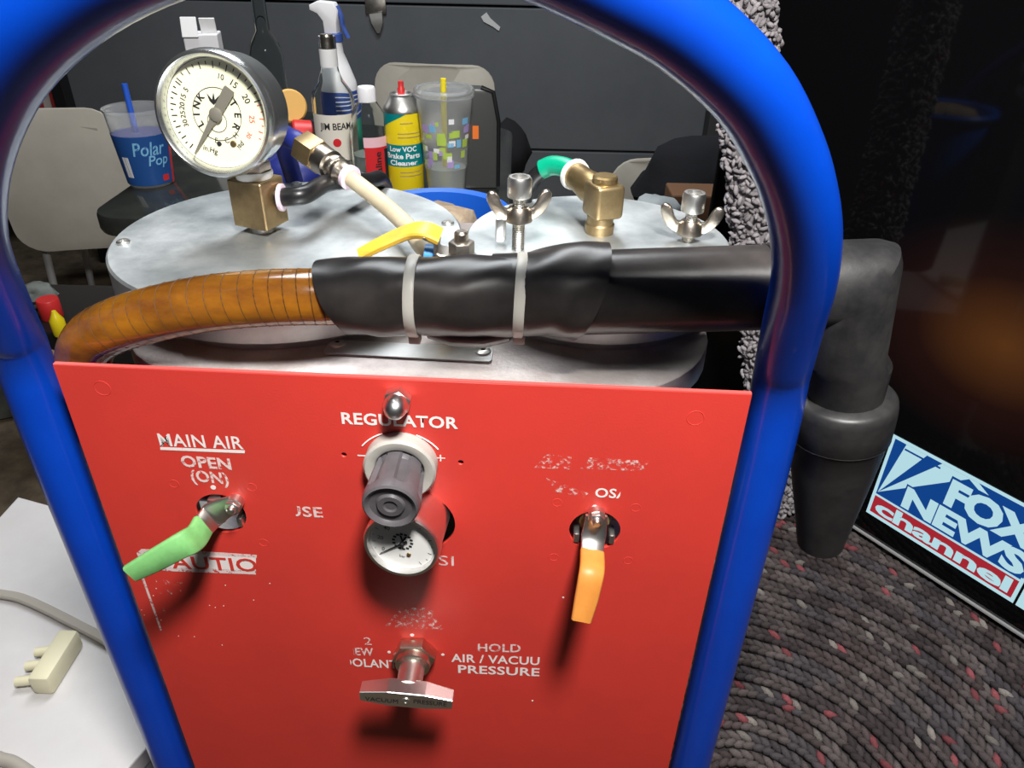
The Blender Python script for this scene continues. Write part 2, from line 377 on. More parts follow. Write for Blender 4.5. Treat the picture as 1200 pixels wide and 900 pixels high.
def ptext(s, u0, v0, u1, v1, hpx, mt='white_print', bold=0.03, spacing=1.05, clip=None, invert=False):
    """text on the panel from left baseline pixel to right baseline pixel; hpx = cap height in px"""
    bm, x0, x1, y0, y1 = text_bm(s, bold, 0, spacing)
    a = Vector(p2(u0, v0)); b = Vector(p2(u1, v1)); up = Vector(p2((u0+u1)/2, (v0+v1)/2-hpx)); mid = (a+b)/2
    hh = up.y-mid.y; cap = 0.73
    for v in bm.verts:
        t = (v.co.x-x0)/(x1-x0); q = a+(b-a)*t; h = v.co.y/cap*hh
        v.co = Vector((q.x, -0.00025, ZT+q.y+h))
    if clip:
        lo, hi = a.x+(b.x-a.x)*clip[0], a.x+(b.x-a.x)*clip[1]
        for x, nrm in ((lo, (-1, 0, 0)), (hi, (1, 0, 0))):
            bmesh.ops.bisect_plane(bm, geom=bm.verts[:]+bm.edges[:]+bm.faces[:], plane_co=(x, 0, 0), plane_no=nrm, clear_outer=True)
    o = obj('lettering', bm, mt, PANEL, smooth=False); return o
def pquad(px, mt='white_print', name='print_line', d=0.0002):
    bm = bmesh.new(); f = bm.faces.new([bm.verts.new((p2(*q)[0], -d, ZT+p2(*q)[1])) for q in px]); obj(name, bm, mt, PANEL, smooth=False)
ptext('MAIN AIR', 188, 522, 286, 526, 15, bold=0.012)
pquad([(188, 523.5), (287, 527.5), (287, 531), (188, 527)])
ptext('OPEN', 214, 546, 272, 550, 13, 'worn_print', 0.03)
ptext('(ON)', 225, 563, 269, 567, 13, 'worn_print', 0.03)
ptext('REGULATOR', 401, 496, 537, 502, 13.5, bold=0.025)
pquad([(419, 532.6), (433, 533.4), (433, 535), (419, 534.2)]); ptext('+', 511, 542, 522, 542.5, 12, bold=-0.005)
for side in (-1, 1):                                                # thin arcs over the regulator ring
    x, z = p2(471, 552); pts = []
    for k in range(10):
        a = PI/2+side*(0.36+0.56*k/9); pts.append((x+0.0268*math.cos(a), -0.0001, ZT+z+0.0275*math.sin(a)))
    obj('print_arc', tube(pts, 0.00045, 6), 'white_print', PANEL)
ptext('USE', 338, 604, 379, 606, 12, 'worn_print', 0.02, clip=(0.22, 1))
ptext('PSI', 500, 661, 532, 663, 12, 'worn_print', 0.0, clip=(0.2, 1))
ptext('OSA', 697, 582, 736, 584, 11, 'white_print', 0.02, clip=(0, 0.75))
ptext('2', 427, 755, 436, 755.5, 9, 'worn_print', 0.0)
ptext('NEW', 406, 767, 438, 768, 9, 'worn_print', 0.02, clip=(0.28, 1))
ptext('COOLANT', 390, 779, 466, 783, 9.5, 'white_print', 0.02, clip=(0.28, 1))
ptext('HOLD', 560, 763, 610, 764, 9.5, 'worn_print', 0.02)
ptext('AIR / VACUU', 529, 775, 632, 779, 9.5, 'white_print', 0.02)
ptext('PRESSURE', 537, 788, 632, 792, 9.5, 'white_print', 0.02)
# the worn CAUTION block: white bar with the red letters showing
bm = bmesh.new()
for q in ([(184, 642), (301, 650), (301, 653.5), (186, 646)], [(190, 664), (300, 668), (300, 673), (196, 669)]):
    bm.faces.new([bm.verts.new((p2(*w)[0], -0.0002, ZT+p2(*w)[1])) for w in q])
obj('caution_box', bm, 'worn_print', PANEL, smooth=False)
pquad([(160, 648), (166, 643), (188, 644), (196, 669), (168, 664)], 'worn_print', 'caution_box')
pquad([(190, 646), (300, 653), (300, 669), (196, 665)], 'white_print', 'caution_box', 0.00015)
o = ptext('AUTIO', 203, 665, 303, 669, 15, 'red_paint', 0.015)
for v in o.data.vertices: v.co.y -= 0.0002
ptext('1. Wear', 184, 684, 215, 686, 6, 'very_worn_print', 0.0); ptext('2. No', 186, 695, 208, 697, 6, 'very_worn_print', 0.0); ptext('3.', 191, 718, 198, 718.5, 6, 'very_worn_print', 0.0)
pquad([(165, 674), (168, 674), (190, 738), (188, 739)], 'worn_print')
for q in ([(640, 532), (670, 535), (668, 550), (626, 548)], [(690, 536), (760, 540), (756, 552), (680, 549)], [(640, 560), (690, 578), (684, 582), (650, 576)]): pquad(q, 'very_worn_print', 'paint_scuff')
pquad([(470, 712), (505, 712), (520, 738), (450, 734)], 'very_worn_print', 'paint_scuff')
dot(660, 700, 0.0007); dot(624, 821, 0.0007)
for k in range(16):
    dot(random.uniform(160, 320), random.uniform(680, 760), 0.0004, 'worn_print')

# top plate with the name plate, lids, tanks below
PZ = -0.010
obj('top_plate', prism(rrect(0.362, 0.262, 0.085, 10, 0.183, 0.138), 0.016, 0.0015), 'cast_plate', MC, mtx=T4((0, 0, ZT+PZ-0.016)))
np_a, np_b = pz(371, 412, PZ), pz(587, 408, PZ)
NP = obj('name_plate', prism(rrect(0.098, 0.0165, 0.0025, 4), 0.0012), 'aluminium_turned', MC, smooth=False,
         mtx=T4((pz(480, 412, PZ).x, pz(480, 412, PZ).y-0.001, ZT+PZ+0.0003)) @ Matrix.Rotation(-0.02, 4, 'Z'))
for u, v in ((396, 406), (566, 415)):
    q = pz(u, v, PZ); obj('rivet', lathe([(0.0048, 0), (0.0046, 0.0012), (0.003, 0.0021), (0.0016, 0.0022), (0.0015, 0.0012), (0, 0.0012)], 20), 'steel', MC, mtx=T4((q.x, q.y, ZT+PZ+0.0013)))
    obj('rivet_hole', lathe([(0.0014, 0), (0.0014, 0.0004), (0, 0.0004)], 12), 'matte_black', MC, mtx=T4((q.x, q.y, ZT+PZ+0.0026)))
LZ, RZ_ = 0.020, 0.030
lc, lr = (0.086, 0.1535), 0.117
rc, rr = (0.2945, 0.140), 0.0865
def lid(c, r, z0, z1):
    return lathe([(0, z0), (r-0.006, z0), (r-0.004, z0+0.004), (r-0.001, z0+0.006), (r, z0+0.007), (r, z1-0.0015), (r-0.0015, z1), (r*0.6, z1), (0, z1)], 96, mtx=T4((c[0], c[1], ZT)))
LLID = obj('tank_lid', lid(lc, lr, PZ, LZ), 'aluminium', MC); LLID['label'] = 'wide round brushed aluminium lid'
RLID = obj('tank_lid', lid(rc, rr, PZ, RZ_), 'aluminium', MC); RLID['label'] = 'narrower round mottled aluminium lid'
for c, r in ((lc, 0.095), (rc, 0.075)):
    obj('tank_body', lathe([(0, -0.55), (r, -0.55), (r, PZ-0.016), (0, PZ-0.016)], 48, mtx=T4((c[0], c[1]-0.01 if c[1] > 0.15 else c[1], ZT))), 'aluminium_turned', MC)
for k in range(4):                                                  # cap screws on the wide lid
    a = math.radians([196, 285, 15, 105][k]); q = Vector((lc[0]+(lr-0.009)*math.cos(a), lc[1]+(lr-0.009)*math.sin(a), ZT+LZ))
    obj('lid_screw', lathe([(0.0045, -0.002), (0.0045, 0.0012), (0.0038, 0.002), (0.0022, 0.002), (0.002, 0.0008), (0, 0.0008)], 20), 'steel', LLID, mtx=T4(q))

# acorn nut
def hexnut(r, h, mtx): return prism(ngon(6, r, PI/6), h, r*0.08)
def to_panel(u, v, y=0.0):                                          # frame on the panel with +Z towards the viewer
    x, z = p2(u, v); return T4((x, -y, ZT+z)) @ RX
AN = obj('acorn_nut', prism(ngon(6, 0.0078, 0.3), 0.0065, 0.0006), 'steel', PANEL, mtx=to_panel(467, 466))
obj('nut_dome', lathe([(0.0066, 0.006), (0.0064, 0.010), (0.0052, 0.0138), (0.0026, 0.0160), (0, 0.0165)], 24), 'chrome', PANEL, mtx=to_panel(467, 466))
# regulator: ring, ribbed knob, gauge
RG = bpy.data.objects.new('regulator', None); COL.objects.link(RG); RG.parent = MC
c471 = p2(471, 541)
def at_panel(x, z): return T4((x, 0, ZT+z)) @ RX
obj('regulator_ring', lathe([(0.0125, -0.004), (0.0205, -0.004), (0.0205, 0.0075), (0.0192, 0.009), (0.0150, 0.009), (0.0138, 0.008), (0.0125, 0.004)], 48), 'ring_plastic', RG, mtx=at_panel(*c471))
kt = Matrix.Rotation(math.radians(3), 4, 'X')
KM = at_panel(*c471) @ kt
KL = 0.036
bm = bmesh.new(); rings = []
for z, r, rib in ((0.0, 0.0135, 0), (0.006, 0.0137, 0), (0.010, 0.0140, 1), (KL-0.009, 0.0152, 1), (KL-0.006, 0.0155, 0.3), (KL-0.004, 0.0157, 0), (KL, 0.0150, 0), (KL+0.001, 0.0138, 0), (KL, 0.0125, 0), (KL-0.0012, 0.0115, 0), (KL-0.0012, 0.008, 0), (KL+0.0002, 0.0068, 0), (KL+0.0002, 0.004, 0), (KL-0.0006, 0.003, 0)):
    ring = []
    for k in range(60):
        ph = (k % 10)/10; rv = r-(0.0024*rib if ph < 0.38 else 0); a = 2*PI*k/60
        ring.append(bm.verts.new((rv*math.cos(a), rv*math.sin(a), z)))
    rings.append(ring)
for a, b in zip(rings, rings[1:]):
    for k in range(60): bm.faces.new((a[k], a[(k+1) % 60], b[(k+1) % 60], b[k]))
bm.faces.new(rings[-1]); bm.faces.new(rings[0])
obj('adjust_knob', bm, 'knob_plastic', RG, mtx=KM, autosmooth=30)
obj('pipe_stub', lathe([(0.008, -0.03), (0.008, 0.0)], 16), 'dark_steel', RG, mtx=at_panel(*c471))
# small gauge leans down a little
SG = bpy.data.objects.new('small_gauge', None); COL.objects.link(SG); SG.parent = MC
fc = py(470, 640, -0.027); bc = L(hg[0]+0.001, 0.006, hg[1]-0.003)
gd = (fc-bc).normalized()
def gauge_frame(c, d, roll=0.0):                                    # local +Z = face normal, +Y = up on the dial
    d = Vector(d).normalized(); up = Vector((0, 0, 1)); x = up.cross(d).normalized(); y = d.cross(x)
    M = Matrix((x, y, d)).transposed().to_4x4(); return T4(c) @ M @ Matrix.Rotation(roll, 4, 'Z')
gd = Vector((-0.10, -1.0, 0.06)).normalized()
GS = gauge_frame(fc, gd, math.radians(-8))
rg = 0.0222; dl = 0.034
obj('gauge_case', lathe([(0, -dl), (rg*0.93, -dl), (rg*0.95, -dl*0.5), (rg*0.96, -0.008), (rg, -0.006), (rg, -0.001), (rg*0.96, 0.001), (rg*0.88, 0.001), (rg*0.86, -0.002), (rg*0.86, -0.003), (0, -0.003)], 48), 'chrome', SG, mtx=GS)
DL = obj('dial', lathe([(rg*0.855, -0.0028), (0, -0.0028)], 48), 'dial_white', SG, mtx=GS)
def dial_text(s, M, x, y, h, mt, parent, bold=0.01, rot=0.0, z=0.0):
    bm, x0, x1, y0, y1 = text_bm(s, bold); k = h/0.73
    bm.transform(M @ T4((x, y, z)) @ Matrix.Rotation(rot, 4, 'Z') @ Matrix.Scale(k, 4) @ T4((-(x0+x1)/2, -0.36, 0)))
    return obj('lettering', bm, mt, parent, smooth=False)
def ticks(M, r0, r1, a0, a1, n, w, mt, parent, z):
    bm = bmesh.new()
    for k in range(n):
        a = math.radians(a0+(a1-a0)*k/(n-1)); c, s = math.cos(a), math.sin(a); ln = r0 if k % 2 == 0 else (r0+r1)/2
        vs = [bm.verts.new((rr_*c-ww*s, rr_*s+ww*c, z)) for rr_, ww in ((ln, -w), (r1, -w), (r1, w), (ln, w))]; bm.faces.new(vs)
    return obj('scale_marks', bm, mt, parent, smooth=False, mtx=M)
zt = -0.0026
ticks(GS, rg*0.70, rg*0.80, 225, -45, 17, 0.00016, 'ink', SG, zt)
for s, a in (('0', 215), ('20', 178), ('40', 140)):
    a = math.radians(a); dial_text(s, GS, rg*0.58*math.cos(a), rg*0.58*math.sin(a), 0.0026, 'ink', SG, 0.01, 0, zt)
bm = bmesh.new()
for k in range(14):
    a = 2*PI*k/14; c, s = 0.0053*math.cos(a), 0.0053*math.sin(a)+0.001
    bm.faces.new([bm.verts.new((c+dx, s+dy, zt)) for dx, dy in ((-0.0009, -0.0006), (0.0009, -0.0006), (0.0009, 0.0008), (-0.0009, 0.0008))])
obj('dial_emblem', bm, 'ink', SG, smooth=False, mtx=GS)
dial_text('V', GS, 0, 0.003, 0.0045, 'ink', SG, 0.05, 0, zt)
dial_text('bar', GS, 0.001, -0.0095, 0.002, 'ink', SG, 0, 0, zt)
def needle(M, parent, ang, ln, tail, w, z, mt, hub):
    bm = prism([(-tail, -w*1.6), (0, -w), (ln, -w*0.15), (ln, w*0.15), (0, w), (-tail, w*1.6)], 0.0005)
    obj('needle', bm, mt, parent, smooth=False, mtx=M @ T4((0, 0, z)) @ Matrix.Rotation(ang, 4, 'Z'))
    obj('needle_hub', lathe([(hub, 0), (hub, 0.001), (hub*0.6, 0.0018), (0, 0.0019)], 20), mt, parent, mtx=M @ T4((0, 0, z)))
needle(GS, SG, math.radians(222), rg*0.72, rg*0.15, 0.0005, -0.0022, 'ink', 0.0014)
obj('dial_screw', lathe([(0.0014, 0), (0.0012, 0.0006), (0, 0.0007)], 12), 'brass', SG, mtx=GS @ T4((0.0045, -0.0075, -0.0028)))

# valves behind the panel with lever handles
def valve(name, hub, label, grip_mat, pts, widths, grip_from):
    V = bpy.data.objects.new(name, None); COL.objects.link(V); V.parent = MC; V['label'] = label
    x, z = hub
    obj('valve_body', lathe([(0.011, 0), (0.0125, 0.004), (0.0125, 0.02), (0.009, 0.028), (0, 0.028)], 28), 'brass', V, mtx=T4((x, 0.036, ZT+z)) @ RX)
    obj('valve_pipe', tube([(x-0.03, 0.028, ZT+z-0.004), (x+0.03, 0.028, ZT+z-0.004)], 0.009, 20), 'dark_steel', V)
    obj('valve_stop', rbox(0.008, 0.010, 0.005, 0.001, mtx=T4((x-0.002, 0.003, ZT+z+0.0095))), 'steel', V)
    for s in (-1, 1): obj('valve_stop', rbox(0.0035, 0.010, 0.007, 0.001, mtx=T4((x+s*0.0105, 0.004, ZT+z-0.006))), 'steel', V)
    P = [Vector(p) for p in pts]
    up = Vector((0, -1, 0))
    def wd(path):
        t = (path[-1]-path[0]).normalized(); return t.cross(up).normalized()
    n0 = grip_from
    arm = P[:n0+1]; grip = P[n0:]
    w = wd(P)
    obj('lever', strip(arm, widths[0], 0.0022, w, 4), 'steel', V, autosmooth=50)
    GP = strip(grip, widths[1], 0.0042, w, 6); obj('lever_grip', GP, grip_mat, V, autosmooth=50)
    obj('lever_nut', prism(ngon(6, 0.0046, 0.2), 0.004, 0.0004), 'steel', V, mtx=T4(P[0]+Vector((0, -0.0008, 0))) @ RX)
    obj('lever_stud', lathe([(0.0026, 0), (0.0026, 0.0062), (0.0018, 0.007), (0, 0.007)], 16), 'chrome', V, mtx=T4(P[0]+Vector((0, -0.0008, 0))) @ RX)
    obj('valve_stem', lathe([(0.005, 0), (0.005, 0.02), (0, 0.02)], 16), 'steel', V, mtx=T4(P[0]+Vector((0, 0.018, 0))) @ RX)
    return V
valve('ball_valve', hv1, 'ball valve with worn green lever', 'green_grip',
      [py(275, 590, -0.003), py(257, 598, -0.004), py(247, 606, -0.006), py(238, 616, -0.014), py(229, 630, -0.024), py(213, 639, -0.033), py(181, 657, -0.038), py(153, 672, -0.041)],
      ((0.012, 0.0165, 0.0150), (0.0155, 0.0155, 0.0155, 0.0140, 0.0115)), 3)
valve('ball_valve', hv2, 'ball valve with orange lever', 'orange_grip',
      [py(699, 604, -0.003), py(697, 620, -0.004), py(695, 633, -0.007), py(694, 647, -0.013), py(694, 664, -0.025), py(692, 678, -0.031), py(687, 702, -0.036), py(681, 727, -0.041)],
      ((0.0125, 0.0145, 0.0132), (0.0140, 0.0142, 0.0142, 0.0135, 0.0115)), 3)
# T handle selector
TH = bpy.data.objects.new('selector_valve', None); COL.objects.link(TH); TH.parent = MC; TH['label'] = 'selector valve with chrome T handle'
TM = to_panel(487, 762)
obj('hex_nut', prism(ngon(6, 0.0148, 0.1), 0.0085, 0.001), 'nickel', TH, mtx=TM)
obj('collar', lathe([(0.0118, 0.008), (0.0115, 0.013), (0.010, 0.014), (0, 0.014)], 32), 'nickel', TH, mtx=TM)
obj('stem', lathe([(0.0085, 0.012), (0.0082, 0.030), (0, 0.030)], 28), 'steel', TH, mtx=TM)
bm = prism([(-0.0295, -0.0042), (-0.012, -0.0068), (0.012, -0.0068), (0.0295, -0.0042), (0.030, 0), (0.0295, 0.0042), (0.012, 0.0068), (-0.012, 0.0068), (-0.0295, 0.0042), (-0.030, 0)], 0.013, 0.0008)
for v in bm.verts:
    if v.co.z < 0.005: v.co.z += 0.004*min(1, abs(v.co.x)/0.028)
obj('t_handle', bm, 'chrome', TH, smooth=False, mtx=TM @ T4((0, 0, 0.026)) @ Matrix.Rotation(-0.06, 4, 'Z'))
obj('handle_screw', lathe([(0.0028, 0), (0.0028, 0.0006), (0.0013, 0.0006), (0.001, 0.0002), (0, 0.0002)], 20), 'steel', TH, mtx=TM @ T4((0, 0, 0.039)))
for s, x in (('VACUUM', -0.0155), ('PRESSURE', 0.0155)):
    bm, x0, x1, y0, y1 = text_bm(s, 0.0); k = 0.021/(x1-x0)
    bm.transform(TM @ T4((x, 0, 0.0393)) @ Matrix.Rotation(-0.06, 4, 'Z') @ Matrix.Diagonal((k, 0.0055, 1, 1)) @ T4((-(x0+x1)/2, -0.36, 0)))
    obj('lettering', bm, 'ink', TH, smooth=False)

# ------------------------------------------------------------------ vacuum gauge on brass block
BK = bpy.data.objects.new('vacuum_gauge', None); COL.objects.link(BK); BK.parent = MC; BK['label'] = 'large vacuum gauge with cream dial on brass block'
bp = pz(300, 277, LZ)
bq = Vector((bp.x+0.001, bp.y+0.012, ZT+LZ))
bkr = Matrix.Rotation(math.radians(-20), 4, 'Z')
obj('brass_block', rbox(0.0275, 0.024, 0.032, 0.0008, 1, mtx=T4(bq+Vector((0, 0, 0.0210))) @ bkr), 'brass_bright', BK, smooth=False)
obj('block_nipple', lathe([(0.0085, 0), (0.0085, 0.006)], 20, mtx=T4(bq)), 'dark_steel', BK)
obj('gauge_stem', prism(ngon(6, 0.0115, 0.2), 0.012, 0.001), 'steel', BK, mtx=T4(bq+Vector((0, 0, 0.036))))
obj('stem_tape', lathe([(0.0118, 0.0), (0.0125, 0.003), (0.0118, 0.005)], 24), 'teflon', BK, mtx=T4(bq+Vector((0, 0, 0.0372))))
gn = Vector((-0.08, -0.98, 0.10)).normalized()
gr = 0.0378
gcen = bq+Vector((0, 0, 0.036+0.007+gr*0.95))
GF = gauge_frame(gcen+gn*0.020+Vector((-0.010, 0, 0)), gn, math.radians(-7))
obj('gauge_case', lathe([(0, -0.034), (gr*0.86, -0.034), (gr*0.93, -0.031), (gr*0.94, -0.012), (gr, -0.010), (gr*1.01, -0.005), (gr, 0.0), (gr*0.97, 0.0022), (gr*0.93, 0.0028), (gr*0.885, 0.001), (gr*0.86, -0.003), (gr*0.86, -0.005), (0, -0.005)], 72), 'bezel', BK, mtx=GF)
obj('dial', lathe([(gr*0.855, -0.0048), (0, -0.0048)], 64), 'dial_cream', BK, mtx=GF)
zt = -0.0046
ticks(GF, gr*0.70, gr*0.80, 232, 150, 13, 0.00035, 'ink', BK, zt)
ticks(GF, gr*0.70, gr*0.81, 146, 25, 15, 0.00030, 'ink', BK, zt)
ticks(GF, gr*0.72, gr*0.80, 20, -20, 6, 0.00030, 'red_ink', BK, zt)
for s, ang, h, rot, mt in (('30', 203, 0.0034, 110, 'ink'), ('25', 190, 0.0034, 98, 'ink'), ('20', 177, 0.0034, 84, 'ink'), ('15', 163, 0.0034, 70, 'ink'), ('5', 150, 0.0034, 58, 'ink'), ('10', 82, 0.0034, -8, 'ink'),
                           ('15', 60, 0.0040, -30, 'ink'), ('20', 33, 0.0040, -57, 'ink'), ('25', 2, 0.0036, -88, 'red_ink'), ('30', -24, 0.0030, -114, 'red_ink'), ('psi', -47, 0.0034, -135, 'ink'), ('in.Hg', -102, 0.0034, -8, 'ink')):
    a = math.radians(ang); rad = gr*0.60
    dial_text(s, GF, rad*math.cos(a), rad*math.sin(a), h, mt, BK, 0.01, math.radians(rot), zt)
def arc_text(s, a0, a1, rad, h, mt, out=True, bold=0.03):
    for k, ch in enumerate(s):
        a = math.radians(a0+(a1-a0)*k/max(1, len(s)-1))
        dial_text(ch, GF, rad*math.cos(a), rad*math.sin(a), h, mt, BK, bold, a-PI/2 if out else a+PI/2, zt)
arc_text('LINK', 215, 140, gr*0.36, 0.0044, 'ink')
arc_text('TER', 38, -25, gr*0.36, 0.0044, 'ink')
arc_text('TECH', 242, 318, gr*0.42, 0.0034, 'ink', False, 0.0)
bm = bmesh.new()
for ring_r, cy_ in ((gr*0.42, 0.0), (gr*0.17, -gr*0.12)):
    n = 40; a_ = [bm.verts.new((ring_r*math.cos(2*PI*k/n), cy_+ring_r*math.sin(2*PI*k/n), zt)) for k in range(n)]; b_ = [bm.verts.new(((ring_r-0.0004)*math.cos(2*PI*k/n), cy_+(ring_r-0.0004)*math.sin(2*PI*k/n), zt)) for k in range(n)]
    for k in range(n): bm.faces.new((a_[k], a_[(k+1) % n], b_[(k+1) % n], b_[k]))
obj('dial_emblem', bm, 'ink', BK, smooth=False, mtx=GF)
for a in (70, 90, 112):                                             # three leaf strokes of the emblem
    bm = prism([(0, 0), (0.0009, 0.003), (0, 0.0075), (-0.0009, 0.003)], 0.0001); obj('dial_emblem', bm, 'ink', BK, smooth=False, mtx=GF @ T4((-0.002, gr*0.14, zt)) @ Matrix.Rotation(math.radians(a-90)*1.6, 4, 'Z'))
bm = prism([(-gr*0.5, -0.0032), (-gr*0.46, -0.0036), (-gr*0.08, -0.0030), (0, -0.0036), (gr*0.16, -0.002), (gr*0.80, -0.0003), (gr*0.80, 0.0003), (gr*0.16, 0.002), (0, 0.0036), (-gr*0.08, 0.0030), (-gr*0.46, 0.0036), (-gr*0.5, 0.0032)], 0.0006)
obj('needle', bm, 'needle', BK, smooth=False, mtx=GF @ T4((0, 0, -0.0036)) @ Matrix.Rotation(math.radians(241), 4, 'Z'))
obj('needle_hub', lathe([(0.0042, 0), (0.0042, 0.0008), (0.003, 0.0013), (0, 0.0014)], 24), 'needle', BK, mtx=GF @ T4((0, 0, -0.0032)))
for x, y, r, mt in ((0.001, -gr*0.47, 0.0016, 'ink'), (gr*0.27, -gr*0.43, 0.0022, 'brass')):
    obj('dial_screw', lathe([(r, 0), (r*0.8, 0.0006), (0, 0.0007)], 16), mt, BK, mtx=GF @ T4((x, y, -0.0048)))
# side port with pink-white ring and copper tail
ps = bq+bkr @ Vector((0.0135, 0.004, 0.024)); pdirv = (bkr @ Vector((1, 0.35, 0.02))).normalized()
obj('port_ring', lathe([(0.0055, 0), (0.009, 0.0005), (0.0092, 0.0025), (0.008, 0.003), (0.0055, 0.003)], 28), 'pink_ring', BK, mtx=axis_mtx(ps+pdirv*0.001, pdirv))
obj('port_tube', tube(spline([ps, ps+pdirv*0.018+Vector((0, 0, 0.002)), ps+Vector((0.026, 0.036, 0.0)), ps+Vector((0.044, 0.075, -0.010)), ps+Vector((0.048, 0.108, -0.020)), ps+Vector((0.046, 0.138, -0.060)), ps+Vector((0.046, 0.141, -0.16))]), 0.0062, 14), 'black_plastic', BK)

# ------------------------------------------------------------------ wing-nut studs on the narrow lid
def wing_stud(base, top, rot, label):
    S = bpy.data.objects.new('clamp_stud', None); COL.objects.link(S); S.parent = MC; S['label'] = label
    h = top
    prof = [(0.0040, -0.004)]
    n = int((h+0.004)/0.0012)
    for k in range(n): z = -0.004+k*0.0012; prof += [(0.0040, z), (0.0034, z+0.0006)]
    obj('threaded_stud', lathe(prof, 16), 'steel', S, mtx=T4(base))
    obj('cap_head', lathe([(0.004, h), (0.0072, h), (0.0074, h+0.0008), (0.0074, h+0.0105), (0.0066, h+0.0122), (0.0048, h+0.0122), (0.0042, h+0.0092), (0, h+0.0092)], 36), 'steel', S, mtx=T4(base))
    wz0 = h-0.012
    obj('nut_hub', lathe([(0.004, wz0-0.003), (0.0085, wz0-0.003), (0.0078, wz0+0.003), (0.0058, wz0+0.006), (0.004, wz0+0.006)], 28), 'nickel', S, mtx=T4(base))
    for s in (-1, 1):
        out = [(0.005, -0.0025), (0.0095, -0.0022), (0.0140, 0.0005), (0.0175, 0.0050), (0.0198, 0.0100), (0.0200, 0.0135), (0.0180, 0.0158), (0.0150, 0.0155), (0.0125, 0.0125), (0.0105, 0.0075), (0.0085, 0.0050), (0.005, 0.0045)]
        bm = prism([(s*x, z) for x, z in out], 0.0042, 0.0009)
        obj('wing', bm, 'nickel', S, mtx=T4(base+Vector((0, 0, wz0))) @ Matrix.Rotation(rot, 4, 'Z') @ T4((0, 0.0021, 0)) @ RX, autosmooth=60)
    return S
s1 = pz(607, 292, RZ_)
wing_stud(Vector((s1.x, max(s1.y, 0.09), ZT+RZ_)), 0.034, math.radians(12), 'tall clamp stud with wing nut')
s2 = pz(806, 282, RZ_)
wing_stud(Vector((s2.x, s2.y, ZT+RZ_)), 0.020, math.radians(-8), 'short clamp stud with wing nut')
q = pz(586, 290, RZ_); obj('clamp_tab', rbox(0.007, 0.004, 0.016, 0.0018, mtx=T4((q.x, q.y+0.006, ZT+RZ_+0.0095)) @ Matrix.Rotation(0.25, 4, 'Z')), 'chrome', RLID)
# brass elbow with green and black tube
EB = bpy.data.objects.new('brass_elbow', None); COL.objects.link(EB); EB.parent = MC; EB['label'] = 'brass elbow with green and black tube'
e0 = pz(702, 272, RZ_); e0 = Vector((e0.x, e0.y, ZT+RZ_))
obj('elbow_nipple', lathe([(0.0095, 0), (0.0098, 0.006), (0.0088, 0.007), (0.0088, 0.012), (0, 0.012)], 24), 'brass_bright', EB, mtx=T4(e0))
em = T4(e0+Vector((0.001, 0, 0.0225))) @ Matrix.Rotation(math.radians(24), 4, 'Z')
obj('elbow_body', rbox(0.0205, 0.022, 0.0225, 0.003, 3, mtx=em), 'brass_bright', EB)
obj('elbow_boss', lathe([(0.0082, 0), (0.0082, 0.004), (0.007, 0.005), (0, 0.005)], 24), 'brass', EB, mtx=em @ T4((0, 0, 0.0108)))
bd = (Matrix.Rotation(math.radians(24), 3, 'Z') @ Vector((-0.05, 1, 0.10))).normalized(); b0 = e0+Vector((0.001, 0, 0.0235))+bd*0.009
obj('elbow_barrel', lathe([(0.0098, 0), (0.0105, 0.01), (0.0098, 0.014), (0.0092, 0.022), (0.0092, 0.030), (0, 0.030)], 28), 'brass', EB, mtx=axis_mtx(b0, bd))
obj('collar_ring', lathe([(0.006, 0.029), (0.0105, 0.029), (0.0110, 0.032), (0.0095, 0.034), (0.006, 0.034)], 28), 'teflon', EB, mtx=axis_mtx(b0, bd))
g0 = b0+bd*0.032
gp = spline([g0, g0+bd*0.008+Vector((-0.002, 0, 0.0015)), g0+bd*0.016+Vector((-0.008, 0, 0.0)), g0+bd*0.019+Vector((-0.014, 0, -0.004))])
obj('green_tube', tube(gp, 0.0068, 18), 'green_tube', EB)
k0 = gp[-1]; obj('black_tube', tube(spline([k0+Vector((0.003, 0, 0.001)), k0+Vector((-0.006, 0.002, -0.008)), k0+Vector((-0.013, 0.006, -0.030)), k0+Vector((-0.014, 0.006, -0.08))]), 0.0058, 16), 'black_plastic', EB)

# yellow lever valve between the lids
YV = bpy.data.objects.new('ball_valve', None); COL.objects.link(YV); YV.parent = MC; YV['label'] = 'small ball valve with yellow lever'
yz = 0.046
yy = 0.075
h0 = py(541, 296, yy)
obj('valve_body', rbox(0.024, 0.018, 0.020, 0.003, mtx=T4(h0+Vector((0, 0, -0.014)))), 'dark_steel', YV)
obj('valve_pipe', tube([h0+Vector((-0.002, 0, -0.02)), Vector((h0.x-0.002, h0.y, ZT+PZ-0.002))], 0.008, 16), 'dark_steel', YV)
obj('stem_nut', prism(ngon(6, 0.0075, 0.2), 0.010, 0.0006), 'dark_steel', YV, mtx=T4(h0+Vector((0, 0, -0.003))))
obj('stem_stud', lathe([(0.0042, 0), (0.0042, 0.012), (0.003, 0.0132), (0, 0.0132)], 18), 'nickel', YV, mtx=T4(h0+Vector((0, 0, 0.0))))
obj('valve_arm', rbox(0.022, 0.008, 0.005, 0.001, mtx=T4(h0+Vector((0.013, -0.002, -0.004)))), 'dark_steel', YV)
yp = [h0+Vector((-0.006, 0, -0.001)), h0+Vector((-0.014, 0, 0.001)), py(512, 280, yy), py(498, 273, yy), py(478, 272, yy+0.002), py(448, 285, yy-0.002), py(421, 299, yy-0.006)]
obj('lever', strip(yp[:4], (0.013, 0.013, 0.014), 0.0025, (0, 1, 0.1), 3), 'dark_steel', YV)
